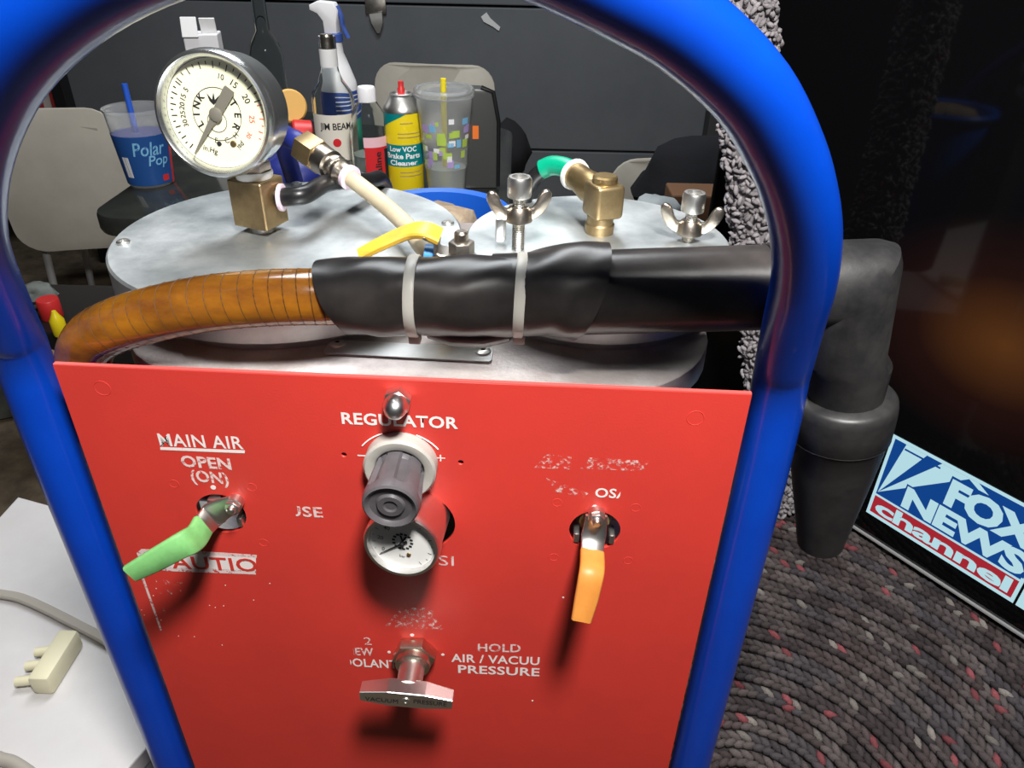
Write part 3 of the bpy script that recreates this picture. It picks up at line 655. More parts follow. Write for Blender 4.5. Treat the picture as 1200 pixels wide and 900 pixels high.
obj('lever_grip', strip([yp[2]+Vector((0.002, 0, 0.0015)), yp[3]+Vector((0, 0, 0.0015))]+yp[4:], (0.0145, 0.014, 0.0125, 0.0115, 0.010), 0.0042, (0, 1, 0.25), 5), 'yellow_grip', YV)
obj('blue_ferrule', tube([py(498, 300, yy+0.004), py(516, 302, yy+0.004)], 0.007, 16), 'sky_tape', YV)

# ------------------------------------------------------------------ fill wand: amber hose, rubber sleeve, pipe, elbow, nozzle
FW = thing('fill_wand', 'black fill wand with amber reinforced hose and tapered rubber nozzle lying across the machine', 'hose', (A.x, A.y, 0), YAW)
hose_pts = [py(392, 348, 0.024), py(350, 348, 0.020), py(300, 350, 0.018), py(240, 356, 0.018), py(185, 367, 0.020), py(138, 381, 0.023), py(108, 398, 0.027), py(98, 422, 0.031), py(104, 452, 0.033), py(112, 500, 0.036)]
HS = spline(hose_pts, 10)
HO = obj('amber_hose', tube(HS, 0.0150, 28), 'amber_hose', FW)
for i in range(3, len(HS)-34, 3):                                   # reinforcement turns
    t = (HS[i+1]-HS[i-1]).normalized(); up = Vector((0, 0, 1)); x = t.cross(up).normalized(); y = x.cross(t)
    obj('reinforcement_turn', tube([HS[i]+(x*math.cos(2*PI*k/24)+y*math.sin(2*PI*k/24))*0.01478+t*0.0015*math.sin(2*PI*k/24) for k in range(24)], 0.00042, 5, closed=True), 'amber_rib', HO)
p_a = py(400, 348, 0.025); p_b = py(690, 343, 0.030); p_e = py(999, 334, 0.031)
# pipe
PR = 0.0222
elb_c = p_e
obj('wand_pipe', tube([p_b+(p_b-p_e).normalized()*0.05, p_b, p_b.lerp(p_e, 0.5), p_e+(p_b-p_e).normalized()*0.006], [PR*0.99, PR, PR, PR], 36), 'rubber', FW)
# sleeve: swollen rubber wrap with slanted ends
bm = bmesh.new(); rings = []; n = 40; ax = (p_b-p_a)
sp = spline([py(374, 348, 0.0245), py(430, 348, 0.025), py(486, 347, 0.026), py(550, 348, 0.0275), py(610, 346, 0.029), py(660, 341, 0.0295), py(712, 341, 0.030)], 7)
rad = interp([0.0198, 0.0212, 0.0206, 0.0218, 0.0214, 0.0244, 0.0258], len(sp))
for i, p in enumerate(sp):
    t = (sp[min(i+1, len(sp)-1)]-sp[max(i-1, 0)]).normalized(); x = t.cross(Vector((0, 0, 1))).normalized(); y = x.cross(t)
    f = i/(len(sp)-1)
    ring = []
    for k in range(n):
        a = 2*PI*k/n; r = rad[i]*(1+0.018*math.sin(3*a+f*17)+0.012*math.sin(5*a-f*29))
        sl = 0
        if f < 0.25: sl = (1-f/0.25)*(0.0170*(0.5-0.5*math.sin(a)))
        if f > 0.75: sl = -((f-0.75)/0.25)*(0.0185*(0.5-0.5*math.sin(a))**1.4)
        ring.append(bm.verts.new(p+(x*math.cos(a)+y*math.sin(a))*r+t*sl))
    rings.append(ring)
# rolled-in rims
def inner(ring, cpt, k): return [bm.verts.new(cpt+(v.co-cpt)*k) for v in ring]
c0 = sum((v.co for v in rings[0]), Vector())/n; c1 = sum((v.co for v in rings[-1]), Vector())/n
rings = [inner(rings[0], c0, 0.70), inner(rings[0], c0, 0.95)]+rings+[inner(rings[-1], c1, 0.96), inner(rings[-1], c1, 0.85)]
for a, b in zip(rings, rings[1:]):
    for k in range(n): bm.faces.new((a[k], a[(k+1) % n], b[(k+1) % n], b[k]))
obj('rubber_sleeve', bm, 'rubber', FW, autosmooth=60)
for u, tilt in ((486, 0.0), (608, 0.03)):
    i = min(range(len(sp)), key=lambda i: abs(sp[i].x-py(u, 347, 0.026).x)); p = sp[i]; t = Vector((math.cos(tilt), 0, -math.sin(tilt))); r = rad[i]
    x = t.cross(Vector((0, 0, 1))).normalized(); y = x.cross(t); bm = bmesh.new(); rg_ = []
    for k in range(36):
        a = 2*PI*k/36; d = x*math.cos(a)+y*math.sin(a)
        rg_.append([bm.verts.new(p+d*(r+dr)+t*dt) for dr, dt in ((-0.001, -0.0028), (0.0009, -0.0028), (0.0013, -0.002), (0.0013, 0.002), (0.0009, 0.0028), (-0.001, 0.0028))])
    for k in range(36):
        a, b = rg_[k], rg_[(k+1) % 36]
        for j in range(6): bm.faces.new((a[j], a[(j+1) % 6], b[(j+1) % 6], b[j]))
    Z = obj('zip_tie', bm, 'zip_tie', FW)
    obj('tie_head', rbox(0.0065, 0.006, 0.005, 0.001, mtx=T4(p+Vector((0, -0.006, -r-0.0015)))), 'zip_tie', Z)
obj('sleeve_fold', lathe([(0, -0.024), (0.008, -0.02), (0.0125, -0.008), (0.0125, 0.008), (0.008, 0.02), (0, 0.024)], 24), 'rubber', FW, mtx=T4(py(550, 384, 0.026)) @ Matrix.Rotation(PI/2, 4, 'Y') @ Matrix.Diagonal((0.8, 1, 1.1, 1)))
# elbow: mitred, then collar and tapered nozzle
tip = py(961, 636, 0.034); e2 = py(988, 466, 0.032)
nd = (tip-e2).normalized(); d1 = (p_e-p_b).normalized()
ER = 0.0232
cor_ = p_e+d1*-0.002
def mitre_tube(stations, seg=40):                                   # stations: (point, cut-plane normal, axis direction, radius)
    bm = bmesh.new(); rings = []; side = d1.cross(nd).normalized()
    for P_, cn, dr, r in stations:
        y_ = dr.cross(side).normalized(); ring = []
        for k in range(seg):
            o_ = side*math.cos(2*PI*k/seg)*r+y_*math.sin(2*PI*k/seg)*r
            ring.append(bm.verts.new(P_+o_-dr*(o_.dot(cn)/dr.dot(cn))))
        rings.append(ring)
    for a, b in zip(rings, rings[1:]):
        for k in range(seg): bm.faces.new((a[k], a[(k+1) % seg], b[(k+1) % seg], b[k]))
    bm.faces.new(rings[0]); bm.faces.new(rings[-1])
    top = sorted(range(seg), key=lambda k: -rings[2][k].co.dot(d1-nd))[:seg//2+1]
    es = [e for e in bm.edges if e.verts[0] in rings[2] and e.verts[1] in rings[2] and (rings[2].index(e.verts[0]) in top and rings[2].index(e.verts[1]) in top)]
    bmesh.ops.bevel(bm, geom=es, offset=0.0075, segments=2, profile=0.6, affect='EDGES')
    return bm
dm = (d1+nd).normalized(); ka = (d1+dm).normalized(); kb = (dm+nd).normalized(); ch = 0.005
ca = cor_-d1*ch*0.55; cb = cor_+nd*ch*0.55
obj('wand_elbow', mitre_tube([(p_e-d1*0.045, d1, d1, ER), (p_e-d1*0.03, d1, d1, ER), (cor_, dm, d1, ER), (cor_+nd*0.04, nd, nd, ER*1.04), (cor_.lerp(e2, 0.66), nd, nd, ER*1.03), (e2-nd*0.004, nd, nd, ER*0.90), (e2+nd*0.004, nd, nd, ER*0.88)]), 'rubber_grey', FW, autosmooth=28)
ln = (tip-e2).length
def nz(f): return ln*f
wob = lathe([(0.0200, -0.004), (0.0262, -0.0035), (0.0284, -0.0015), (0.0291, 0.003), (0.0290, nz(0.10)), (0.0284, nz(0.20)), (0.0274, nz(0.215)), (0.0244, nz(0.40)), (0.0210, nz(0.60)), (0.0177, nz(0.78)), (0.0154, nz(0.92)), (0.0140, nz(1.0)), (0.0120, nz(1.0)), (0.0110, nz(0.95)), (0, nz(0.95))], 40)
obj('nozzle', wob, 'rubber_grey', FW, mtx=axis_mtx(e2, nd))
obj('nozzle_rim', lathe([(0.0282, nz(0.197)), (0.0285, nz(0.201)), (0.0274, nz(0.214))], 40), 'rubber_grey', FW, mtx=axis_mtx(e2, nd))

# ------------------------------------------------------------------ tan air hose with brass coupling, lying on the wide lid
AH = thing('air_hose', 'tan air hose with brass and steel quick coupling lying behind the lids', 'hose', (A.x, A.y, 0), YAW)
zl = LZ
c_a = py(362, 176, 0.215); c_b = py(422, 216, 0.180)
cdv = (c_b-c_a).normalized()
obj('brass_nut', prism(ngon(6, 0.0125, 0.3), 0.020, 0.001), 'brass_bright', AH, mtx=axis_mtx(c_a-cdv*0.006, cdv))
obj('coupling', lathe([(0.0085, 0.012), (0.0105, 0.014), (0.0105, 0.026), (0.0085, 0.027), (0.0095, 0.032), (0.0085, 0.034), (0.0095, 0.038), (0.0080, 0.041), (0.0075, 0.046), (0, 0.046)], 24), 'nickel', AH, mtx=axis_mtx(c_a, cdv))
obj('pink_ring', lathe([(0.004, 0.044), (0.0085, 0.0445), (0.0088, 0.048), (0.004, 0.049)], 24), 'pink_ring', AH, mtx=axis_mtx(c_a, cdv))
hp = [c_a+cdv*0.046, py(448, 238, 0.160), py(478, 266, 0.125), py(492, 285, 0.100), py(503, 300, 0.085), Vector((py(512, 312, 0.075).x, 0.080, ZT+0.012)), Vector((0.205, 0.074, ZT+PZ+0.008))]
obj('hose', tube(spline(hp), 0.0058, 18), 'tan_hose', AH)
obj('hose_tail', tube(spline([c_a-cdv*0.004, c_a-cdv*0.02+Vector((0, 0, 0.0)), c_a+Vector((-0.035, 0.05, -0.01)), c_a+Vector((-0.05, 0.12, -0.10)), c_a+Vector((-0.05, 0.13, -0.22))]), 0.0075, 16), 'navy_plastic', AH)

# ------------------------------------------------------------------ blue pail rim with rag and rope behind the lids
BR = thing('blue_pail', 'blue plastic pail rim holding tan rags behind the lids', 'pail')
bzz = 0.90
pc = wz(513, 250, bzz)
prr = 0.066
obj('pail_wall', lathe([(0, bzz-0.26), (prr*0.8, bzz-0.26), (prr*0.97, bzz-0.01), (prr, bzz-0.012), (prr+0.006, bzz-0.008), (prr+0.009, bzz-0.002), (prr+0.006, bzz+0.003), (prr-0.002, bzz+0.001), (prr*0.78, bzz-0.24), (0, bzz-0.24)], 56), 'blue_plastic', BR, mtx=T4((pc.x, pc.y, 0)))
def lumpy(rx, ry, rz, seed, amp=0.25, sub=3, zmin=None):
    rnd = random.Random(seed); bm = bmesh.new(); bmesh.ops.create_icosphere(bm, subdivisions=sub, radius=1)
    ph = [(rnd.uniform(1, 5), rnd.uniform(1, 5), rnd.uniform(1, 5), rnd.uniform(0, 6)) for _ in range(7)]
    for v in bm.verts:
        d = sum(math.sin(a*v.co.x*1.5+p)*math.sin(b*v.co.y*1.5+p*2)*math.cos(c*v.co.z*1.5) for a, b, c, p in ph)/3
        v.co = v.co*(1+amp*d); v.co = Vector((v.co.x*rx, v.co.y*ry, v.co.z*rz))
        if zmin is not None and v.co.z < zmin: v.co.z = zmin
    return bm
tag(obj('rag', lumpy(0.050, 0.046, 0.030, 3, 0.3), 'rag_tan', None, mtx=T4((pc.x, pc.y-0.006, bzz-0.022))), 'crumpled tan shop rag in the blue pail', 'rag')

# ------------------------------------------------------------------ table and things on it
TZ = 0.79
# bottles stand on the table
TB = thing('black_table', 'glossy black table behind the machine, carrying bottles and cups', 'table', (-0.36, 1.22, 0))
tx0, tx1, ty0, ty1 = wz(128, 232, TZ).x+0.36, 0.35, -0.24, 0.33
obj('table_top', prism(rrect(tx1-tx0, ty1-ty0, 0.05, 8, (tx0+tx1)/2, (ty0+ty1)/2), 0.03, 0.006), 'table_black', TB, mtx=T4((0, 0, TZ-0.03)))
for x in (tx0+0.07, tx1-0.07):
    for y in (ty0+0.07, ty1-0.07): obj('leg', tube([(x, y, 0), (x, y, TZ-0.029)], 0.016, 14), 'black_plastic', TB)
def cyl_patch(r0, r1, z0, z1, a0, a1, n=14):
    bm = bmesh.new(); A_ = []
    for k in range(n+1):
        a = math.radians(a0+(a1-a0)*k/n); A_.append((bm.verts.new((r0*math.cos(a), r0*math.sin(a), z0)), bm.verts.new((r1*math.cos(a), r1*math.sin(a), z1))))
    for p, q in zip(A_, A_[1:]): bm.faces.new((p[0], q[0], q[1], p[1]))
    return bm
def cyl_text(s, r, zc, ang, width, height, mt, parent, bold=0.02, taper=0.0, vertical=False, spacing=1.0, shear=0.0, clip=None):
    bm, x0, x1, y0, y1 = text_bm(s, bold, 0, spacing, shear); w = x1-x0
    for v in bm.verts:
        x = (v.co.x-(x0+x1)/2)/w*width; y = (v.co.y-(y0+y1)/2)/(y1-y0)*height
        if vertical: x, y = -y, x
        a = math.radians(ang)+x/r; rr_ = r+taper*y+0.0004
        v.co = Vector((rr_*math.cos(a), rr_*math.sin(a), zc+y))
    return obj('lettering', bm, mt, parent, smooth=False)
def face(p): return math.degrees(math.atan2(CAM.y-p.y, CAM.x-p.x))   # direction from a thing to where the photographer stands
# whiskey bottle
p = wz(400, 214, TZ); a0 = face(p)
WB = thing('whiskey_bottle', 'clear square-shouldered whiskey bottle with cream label and bare neck', 'bottle', p); WB.scale = (0.8, 0.8, 0.8)
prof = [(0, 0.002), (0.036, 0), (0.039, 0.004), (0.039, 0.155), (0.036, 0.168), (0.022, 0.188), (0.0155, 0.205), (0.0145, 0.240), (0.0155, 0.243), (0.0155, 0.262), (0.012, 0.262), (0.012, 0.235), (0.019, 0.186), (0.033, 0.165), (0.036, 0.15), (0.036, 0.008), (0, 0.006)]
obj('bottle_glass', lathe(prof, 36), 'glass_grey', WB)
obj('bottle_label', cyl_patch(0.0394, 0.0394, 0.030, 0.135, a0-75, a0+75), 'label_cream', WB)
obj('neck_label', cyl_patch(0.0160, 0.0160, 0.212, 0.242, a0-170, a0+170, 24), 'label_white', WB)
obj('stopper', lathe([(0.0118, 0.236), (0.0118, 0.262), (0.0105, 0.265), (0, 0.266)], 20), 'nickel', WB)
cyl_text('JIM BEAM', 0.0394, 0.113, a0, 0.060, 0.016, 'ink', WB, 0.02)
cyl_text('WHISKEY', 0.0394, 0.047, a0+6, 0.052, 0.011, 'ink', WB, 0.01)
obj('seal', lathe([(0.0075, 0), (0.0075, 0.001), (0, 0.001)], 20), 'label_red', WB, mtx=axis_mtx(Vector((0.0388*math.cos(math.radians(a0)), 0.0388*math.sin(math.radians(a0)), 0.086)), (math.cos(math.radians(a0)), math.sin(math.radians(a0)), 0)))
obj('corner_mark', cyl_patch(0.0396, 0.0396, 0.055, 0.075, a0-72, a0-50), 'can_yellow', WB)
obj('corner_mark', cyl_patch(0.0396, 0.0396, 0.026, 0.036, a0+25, a0+50), 'print_lime', WB)
# water bottle
p = wz(439, 231, TZ); a0 = face(p)
PBt = thing('water_bottle', 'clear plastic water bottle with red and white label and white cap', 'bottle', p); PBt.scale = (0.86, 0.86, 0.86)
prof = [(0, 0.004), (0.026, 0), (0.0315, 0.006), (0.0315, 0.105), (0.0310, 0.12), (0.026, 0.142), (0.015, 0.158), (0.0125, 0.162), (0.0125, 0.170), (0.0115, 0.170), (0.0115, 0.160), (0.024, 0.141), (0.0295, 0.12), (0.0300, 0.10), (0.0300, 0.008), (0, 0.006)]
obj('bottle_wall', lathe(prof, 36), 'glass_grey', PBt)
obj('water', lathe([(0, 0.008), (0.0290, 0.009), (0.0290, 0.075), (0, 0.075)], 28), 'water', PBt)
obj('cap', lathe([(0.0145, 0.158), (0.0145, 0.178), (0.013, 0.181), (0, 0.181)], 24), 'white_plastic', PBt)
obj('bottle_label', cyl_patch(0.0320, 0.0320, 0.022, 0.092, a0-18, a0+55), 'label_red', PBt)
obj('label_band', cyl_patch(0.0320, 0.0320, 0.092, 0.108, a0-20, a0+55), 'label_pink', PBt)
obj('label_edge', cyl_patch(0.0322, 0.0322, 0.022, 0.088, a0+42, a0+62), 'ink', PBt)
bm = prism(circ(0.018, 24), 0.0002); a_ = math.radians(a0+22)
for v in bm.verts:
    x, y = v.co.x, v.co.y; v.co = Vector((0.0323*math.cos(a_+x/0.0323), 0.0323*math.sin(a_+x/0.0323), 0.030+y*1.0))
obj('label_disc', bm, 'label_white', PBt)
cyl_text('Alkaline', 0.0326, 0.055, a0+20, 0.060, 0.011, 'ink', PBt, 0.02, vertical=True)
# aerosol can
p = wz(477, 231, TZ); a0 = face(p)
AC = thing('aerosol_can', 'yellow and teal brake parts cleaner spray can with red nozzle', 'can', p); AC.scale = (0.87, 0.87, 0.87)
cr = 0.0305
obj('can_body', lathe([(0, 0.002), (cr-0.002, 0), (cr, 0.003), (cr, 0.143), (cr-0.001, 0.146), (0, 0.146)], 40), 'can_yellow', AC)
obj('can_base_rim', lathe([(cr-0.003, 0.0), (cr+0.0008, 0.0005), (cr+0.0008, 0.004), (cr, 0.005)], 40), 'steel', AC)
obj('can_shoulder', lathe([(cr+0.0006, 0.143), (cr+0.0008, 0.146), (cr-0.002, 0.152), (0.022, 0.162), (0.0185, 0.166), (0.019, 0.169), (0.016, 0.170), (0.013, 0.167), (0, 0.167)], 40), 'steel', AC)
obj('spray_nozzle', lathe([(0.006, 0.166), (0.006, 0.176), (0.0045, 0.178), (0.0045, 0.187), (0, 0.187)], 16), 'cup_red', AC)
obj('teal_band', cyl_patch(cr+0.0003, cr+0.0003, 0.060, 0.095, a0-170, a0+170, 40), 'can_teal', AC)
bm = bmesh.new(); n = 16
tops, bots = [], []
for k in range(n+1):
    f = k/n; a = math.radians(a0-85+95*f); tops.append(bm.verts.new(((cr+0.0003)*math.cos(a), (cr+0.0003)*math.sin(a), 0.1432))); bots.append(bm.verts.new(((cr+0.0003)*math.cos(a), (cr+0.0003)*math.sin(a), 0.118+0.025*f)))
for k in range(n): bm.faces.new((tops[k], tops[k+1], bots[k+1], bots[k]))
obj('teal_corner', bm, 'can_teal', AC)
cyl_text('Low VOC', cr+0.0005, 0.0885, a0-4, 0.046, 0.0085, 'print_white', AC, 0.03)
cyl_text('Brake Parts', cr+0.0005, 0.0775, a0-4, 0.060, 0.0090, 'print_white', AC, 0.03)
cyl_text('Cleaner', cr+0.0005, 0.0665, a0-4, 0.048, 0.0085, 'print_white', AC, 0.03)
for z, w in ((0.128, 30), (0.112, 60), (0.106, 60), (0.050, 55), (0.044, 60), (0.020, 60)): obj('print_line', cyl_patch(cr+0.0003, cr+0.0003, z, z+0.0014, a0-w*0.3, a0+w, 14), 'ink' if z < 0.02 else 'tan_wood', AC)
# big clear tumbler
p = wz(524, 236, TZ); a0 = face(p)
CP = thing('plastic_tumbler', 'tall clear plastic cup with colourful print, half full of water', 'cup', p); CP.scale = (0.88, 0.88, 0.88)
obj('cup_wall', lathe([(0, 0.003), (0.028, 0), (0.0300, 0.004), (0.0330, 0.055), (0.0345, 0.058), (0.0440, 0.165), (0.0465, 0.168), (0.0465, 0.172), (0.0430, 0.172), (0.0330, 0.060), (0.0315, 0.055), (0.0285, 0.006), (0, 0.005)], 44), 'cup_clear', CP)
obj('water', lathe([(0, 0.007), (0.0275, 0.008), (0.0310, 0.055), (0.0325, 0.060), (0, 0.060)], 32), 'water', CP)
obj('cup_lid', lathe([(0.0440, 0.170), (0.0475, 0.169), (0.0480, 0.177), (0.0455, 0.181), (0.040, 0.179), (0.0385, 0.174), (0.005, 0.174), (0, 0.174)], 44), 'cup_clear', CP)
rnd = random.Random(11)
for k in range(34):
    z = 0.066+0.011*(k % 7)+rnd.uniform(-0.003, 0.003); aa = a0+rnd.uniform(-70, 60); h = rnd.uniform(0.006, 0.013); w = rnd.uniform(9, 24)
    R1 = lambda zz: 0.0345+(zz-0.058)*0.0095/0.107+0.0006
    obj('print_patch', cyl_patch(R1(z), R1(z+h), z, z+h, aa, aa+w, 4), rnd.choice(['print_lime', 'print_lime', 'print_purple', 'print_cyan', 'print_purple', 'print_white']), CP)
st = tag(obj('drinking_straw', tube([p+Vector((-0.002, 0, 0.012)), p+Vector((-0.001, 0.002, 0.170))], 0.0040, 14), 'straw_yellow'), 'yellow straw standing in the tall clear cup', 'straw')
# spray bottle behind
p = wz(404, 186, TZ); a0 = face(p)
SB = thing('spray_bottle', 'white trigger spray bottle with blue trigger behind the whiskey bottle', 'bottle', p); SB.scale = (0.84, 0.84, 0.84)
obj('bottle_body', lathe([(0, 0.002), (0.036, 0), (0.038, 0.004), (0.038, 0.135), (0.036, 0.150), (0.026, 0.178), (0.0175, 0.200), (0.0155, 0.222), (0, 0.222)], 36), 'white_plastic', SB)
obj('label_band', cyl_patch(0.0384, 0.0384, 0.085, 0.135, a0-100, a0+100, 20), 'label_blue', SB)
for k in range(5): obj('print_line', cyl_patch(0.0387, 0.0387, 0.094+k*0.008, 0.096+k*0.008, a0-10, a0+75, 12), 'print_white', SB)
obj('label_band', cyl_patch(0.0384, 0.0384, 0.012, 0.085, a0-100, a0+100, 20), 'label_green', SB)
obj('collar', lathe([(0.0165, 0.219), (0.0185, 0.220), (0.0185, 0.233), (0.0155, 0.235), (0, 0.235)], 28), 'label_blue', SB)
trm = Matrix.Rotation(math.radians(-6), 4, 'Z')
bm = prism([(-0.012, 0), (0.012, 0), (0.013, 0.020), (0.017, 0.040), (0.010, 0.053), (-0.020, 0.055), (-0.036, 0.048), (-0.036, 0.040), (-0.022, 0.034), (-0.013, 0.022)], 0.024, 0.003)
obj('spray_head', bm, 'white_plastic', SB, mtx=trm @ T4((0, 0.012, 0.233)) @ RX)
obj('trigger', strip([Vector((0.013, 0, 0.280)), Vector((0.020, 0, 0.262)), Vector((0.022, 0, 0.245)), Vector((0.030, 0, 0.226))], (0.013, 0.013, 0.010), 0.006, (0, 1, 0)), 'label_blue', SB, mtx=trm)
# big blue soda cup
p = wz(178, 214, TZ); a0 = face(p)
SC_ = thing('soda_cup', 'large blue and clear soda cup at the table corner', 'cup', p); SC_.scale = (0.76, 0.76, 0.76)
obj('cup_wall', lathe([(0, 0.003), (0.040, 0), (0.0425, 0.004), (0.0560, 0.140), (0.0585, 0.142), (0.0585, 0.147), (0.0545, 0.147), (0.0410, 0.006), (0, 0.005)], 44), 'cup_clear', SC_)
R2 = lambda zz: 0.0428+(zz-0.004)*0.0135/0.136+0.0008
obj('blue_sleeve', cyl_patch(R2(0.006), R2(0.102), 0.006, 0.102, a0-150, a0+62, 40), 'cup_blue', SC_)
obj('red_stripe', cyl_patch(R2(0.002), R2(0.09), 0.002, 0.09, a0+62, a0+80, 8), 'cup_red', SC_)
obj('soda', lathe([(0, 0.006), (0.040, 0.007), (0.0495, 0.100), (0, 0.100)], 32), 'navy_plastic', SC_)
cyl_text('Polar', R2(0.075), 0.078, a0+10, 0.062, 0.026, 'print_cyan', SC_, 0.01, 0.1, shear=0.2)
cyl_text('Pop', R2(0.055), 0.052, a0+26, 0.040, 0.026, 'print_cyan', SC_, 0.01, 0.1, shear=0.2)
obj('info_box', cyl_patch(R2(0.022), R2(0.062), 0.022, 0.062, a0-58, a0-40, 5), 'label_white', SC_)
obj('logo_patch', cyl_patch(R2(0.012)+0.0003, R2(0.024)+0.0003, 0.012, 0.024, a0+30, a0+48, 5), 'cup_red', SC_)
tag(obj('drinking_straw', tube([p+Vector((-0.006, 0.0, 0.012)), p+Vector((-0.010, 0.008, 0.142))], 0.0042, 14), 'straw_blue'), 'blue straw standing in the blue soda cup', 'straw')
# dark wine bottle + white carton + red cap bottle + orange disc, behind the gauge
p = wz(326, 165, TZ)
tag(obj('wine_bottle', lathe([(0, 0.004), (0.033, 0), (0.036, 0.005), (0.036, 0.18), (0.030, 0.205), (0.0155, 0.228), (0.0140, 0.30), (0.0155, 0.302), (0.0155, 0.312), (0.011, 0.312), (0.011, 0.23), (0.027, 0.2), (0.033, 0.18), (0.033, 0.008), (0, 0.008)], 36), 'dark_glass', None, loc=p, mtx=Matrix.Scale(0.80, 4)), 'tall smoky glass wine bottle behind the vacuum gauge', 'bottle')
p = wz(262, 178, TZ)
PC = thing('paper_carton', 'white paper carton with folded top flaps behind the vacuum gauge', 'carton', p, 0.2)
obj('carton_body', rbox(0.052, 0.045, 0.190, 0.002, mtx=T4((0, 0, 0.095))), 'white_plastic', PC, smooth=False)
obj('flap', rbox(0.024, 0.003, 0.030, 0.001, mtx=T4((-0.014, -0.022, 0.200)) @ Matrix.Rotation(-0.3, 4, 'X')), 'label_white', PC, smooth=False)
obj('flap', rbox(0.024, 0.003, 0.026, 0.001, mtx=T4((0.013, -0.012, 0.200)) @ Matrix.Rotation(0.25, 4, 'X')), 'label_white', PC, smooth=False)
p = wz(372, 158, TZ+0.03)
RB = thing('sauce_bottle', 'small clear bottle with red cap lying on the table', 'bottle', Vector((p.x, p.y, TZ)))
hd = Vector((-0.92, -0.35, 0.12)).normalized()
obj('bottle_body', lathe([(0, -0.06), (0.024, -0.058), (0.026, -0.05), (0.026, 0.0), (0.020, 0.014), (0, 0.016)], 28), 'glass_grey', RB, mtx=axis_mtx(Vector((0, 0, 0.028)), hd))
obj('cap', lathe([(0.022, 0.010), (0.025, 0.012), (0.025, 0.040), (0.022, 0.043), (0, 0.043)], 28), 'cup_red', RB, mtx=axis_mtx(Vector((0, 0, 0.028)), hd))
q = wy(340, 123, 1.36)
JR = thing('plastic_jar', 'clear plastic jar with tilted orange lid behind the vacuum gauge', 'jar', (q.x+0.008, q.y+0.02, TZ))
hj = q.z-TZ-0.02
obj('jar_wall', lathe([(0, 0.0), (0.028, 0.001), (0.030, 0.005), (0.030, hj-0.004), (0.026, hj), (0, hj)], 32), 'glass_grey', JR)
obj('lid', lathe([(0.026, -0.006), (0.028, -0.004), (0.028, 0.004), (0.025, 0.007), (0, 0.007)], 36), mat('lid_orange', (0.70, 0.40, 0.10), 0.5), JR, mtx=axis_mtx(Vector((-0.008, -0.02, hj+0.018)), Vector((0.45, -0.85, 0.3))))
q2 = wy(341, 208, 1.05); q2.z = TZ
tag(obj('blue_cloth', lumpy(0.055, 0.05, 0.05, 9, 0.3, 3, -0.03), 'navy_plastic', None, loc=(q2.x, q2.y, TZ+0.03)), 'crumpled navy blue cloth on the table beside the whiskey bottle', 'cloth')
# dark plastic case with orange sticker
q3 = wz(556, 236, TZ)
CS = thing('plastic_case', 'dark grey plastic case with an orange sticker beside the tall clear cup', 'case', Vector((q3.x-0.002, q3.y+0.075, TZ)), 0.1)
bm = prism([(-0.045, 0), (0.032, 0), (0.032, 0.10), (0.024, 0.140), (0.008, 0.146), (-0.045, 0.148)], 0.03, 0.004)
obj('case_shell', bm, 'case_grey', CS, mtx=T4((0, 0.015, 0)) @ RX)
obj('case_rim', tube([(0.0335, -0.012, 0.0035), (0.0335, -0.012, 0.10), (0.0255, -0.012, 0.141), (0.008, -0.012, 0.1475)], 0.0035, 10), 'black_plastic', CS)
obj('sticker', rbox(0.009, 0.0006, 0.019, 0, mtx=T4((-0.0005, -0.0155, 0.085))), 'orange_sticker', CS, smooth=False)

# ------------------------------------------------------------------ plastic chairs
def shell_chair(label, loc_, rz, zback0, zback1, w, group=None, lean=0.12, draw_seat=True, seat_up=False):
    Cq = thing('plastic_chair', label, 'chair', (loc_[0], loc_[1], 0), rz)
    bm = bmesh.new(); nx, nz_ = 14, 12; pts = rrect(w, zback1-zback0, 0.075, 6)
    bm2 = prism(pts, 0.008, 0.002)
    bmesh.ops.subdivide_edges(bm2, edges=[e for e in bm2.edges], cuts=1, use_grid_fill=True)
    for v in bm2.verts:
        x, y, z = v.co; h = y+(zback1-zback0)/2
        sx = 1-0.12*(1-h/(zback1-zback0)) if False else 1
        v.co = Vector((x*sx, z+0.55*x*x*1.2+lean*h, zback0+h))
    obj('backrest', bm2, 'cream_plastic', Cq, autosmooth=70)
    if draw_seat:
        zs = zback0+0.04 if seat_up else min(0.43, zback0); bm3 = prism(rrect(w*1.02, 0.40, 0.07, 6), 0.010, 0.002)
        obj('seat', bm3, 'cream_plastic', Cq, mtx=T4((0, -0.21, zs-0.02)))
        obj('seat_riser', rbox(w*0.8, 0.02, max(0.04, zback0-zs+0.06), 0.006, mtx=T4((0, -0.004, (zback0+zs)/2+(0.02 if seat_up else 0)))), 'cream_plastic', Cq)
        for x in (-w*0.42, w*0.42):
            for y in (-0.37, -0.03): obj('leg', tube([(x*1.08, y, 0), (x*0.9, y, zs-0.012)], 0.011, 12), 'silver_trim', Cq)
    return Cq
bc_ = wy(82, 205, 2.05)
shell_chair('cream plastic shell chair beside the black table corner, back turned', (bc_.x, 2.05), math.radians(193), wy(82, 290, 2.05).z, wy(75, 122, 2.05).z, 0.345, seat_up=True)
c2 = wy(505, 90, 2.62)
shell_chair('cream plastic shell chair against the garage door behind the bottles', (c2.x, 2.62), math.radians(-4), 0.40, wy(515, 78, 2.62).z, 0.41)
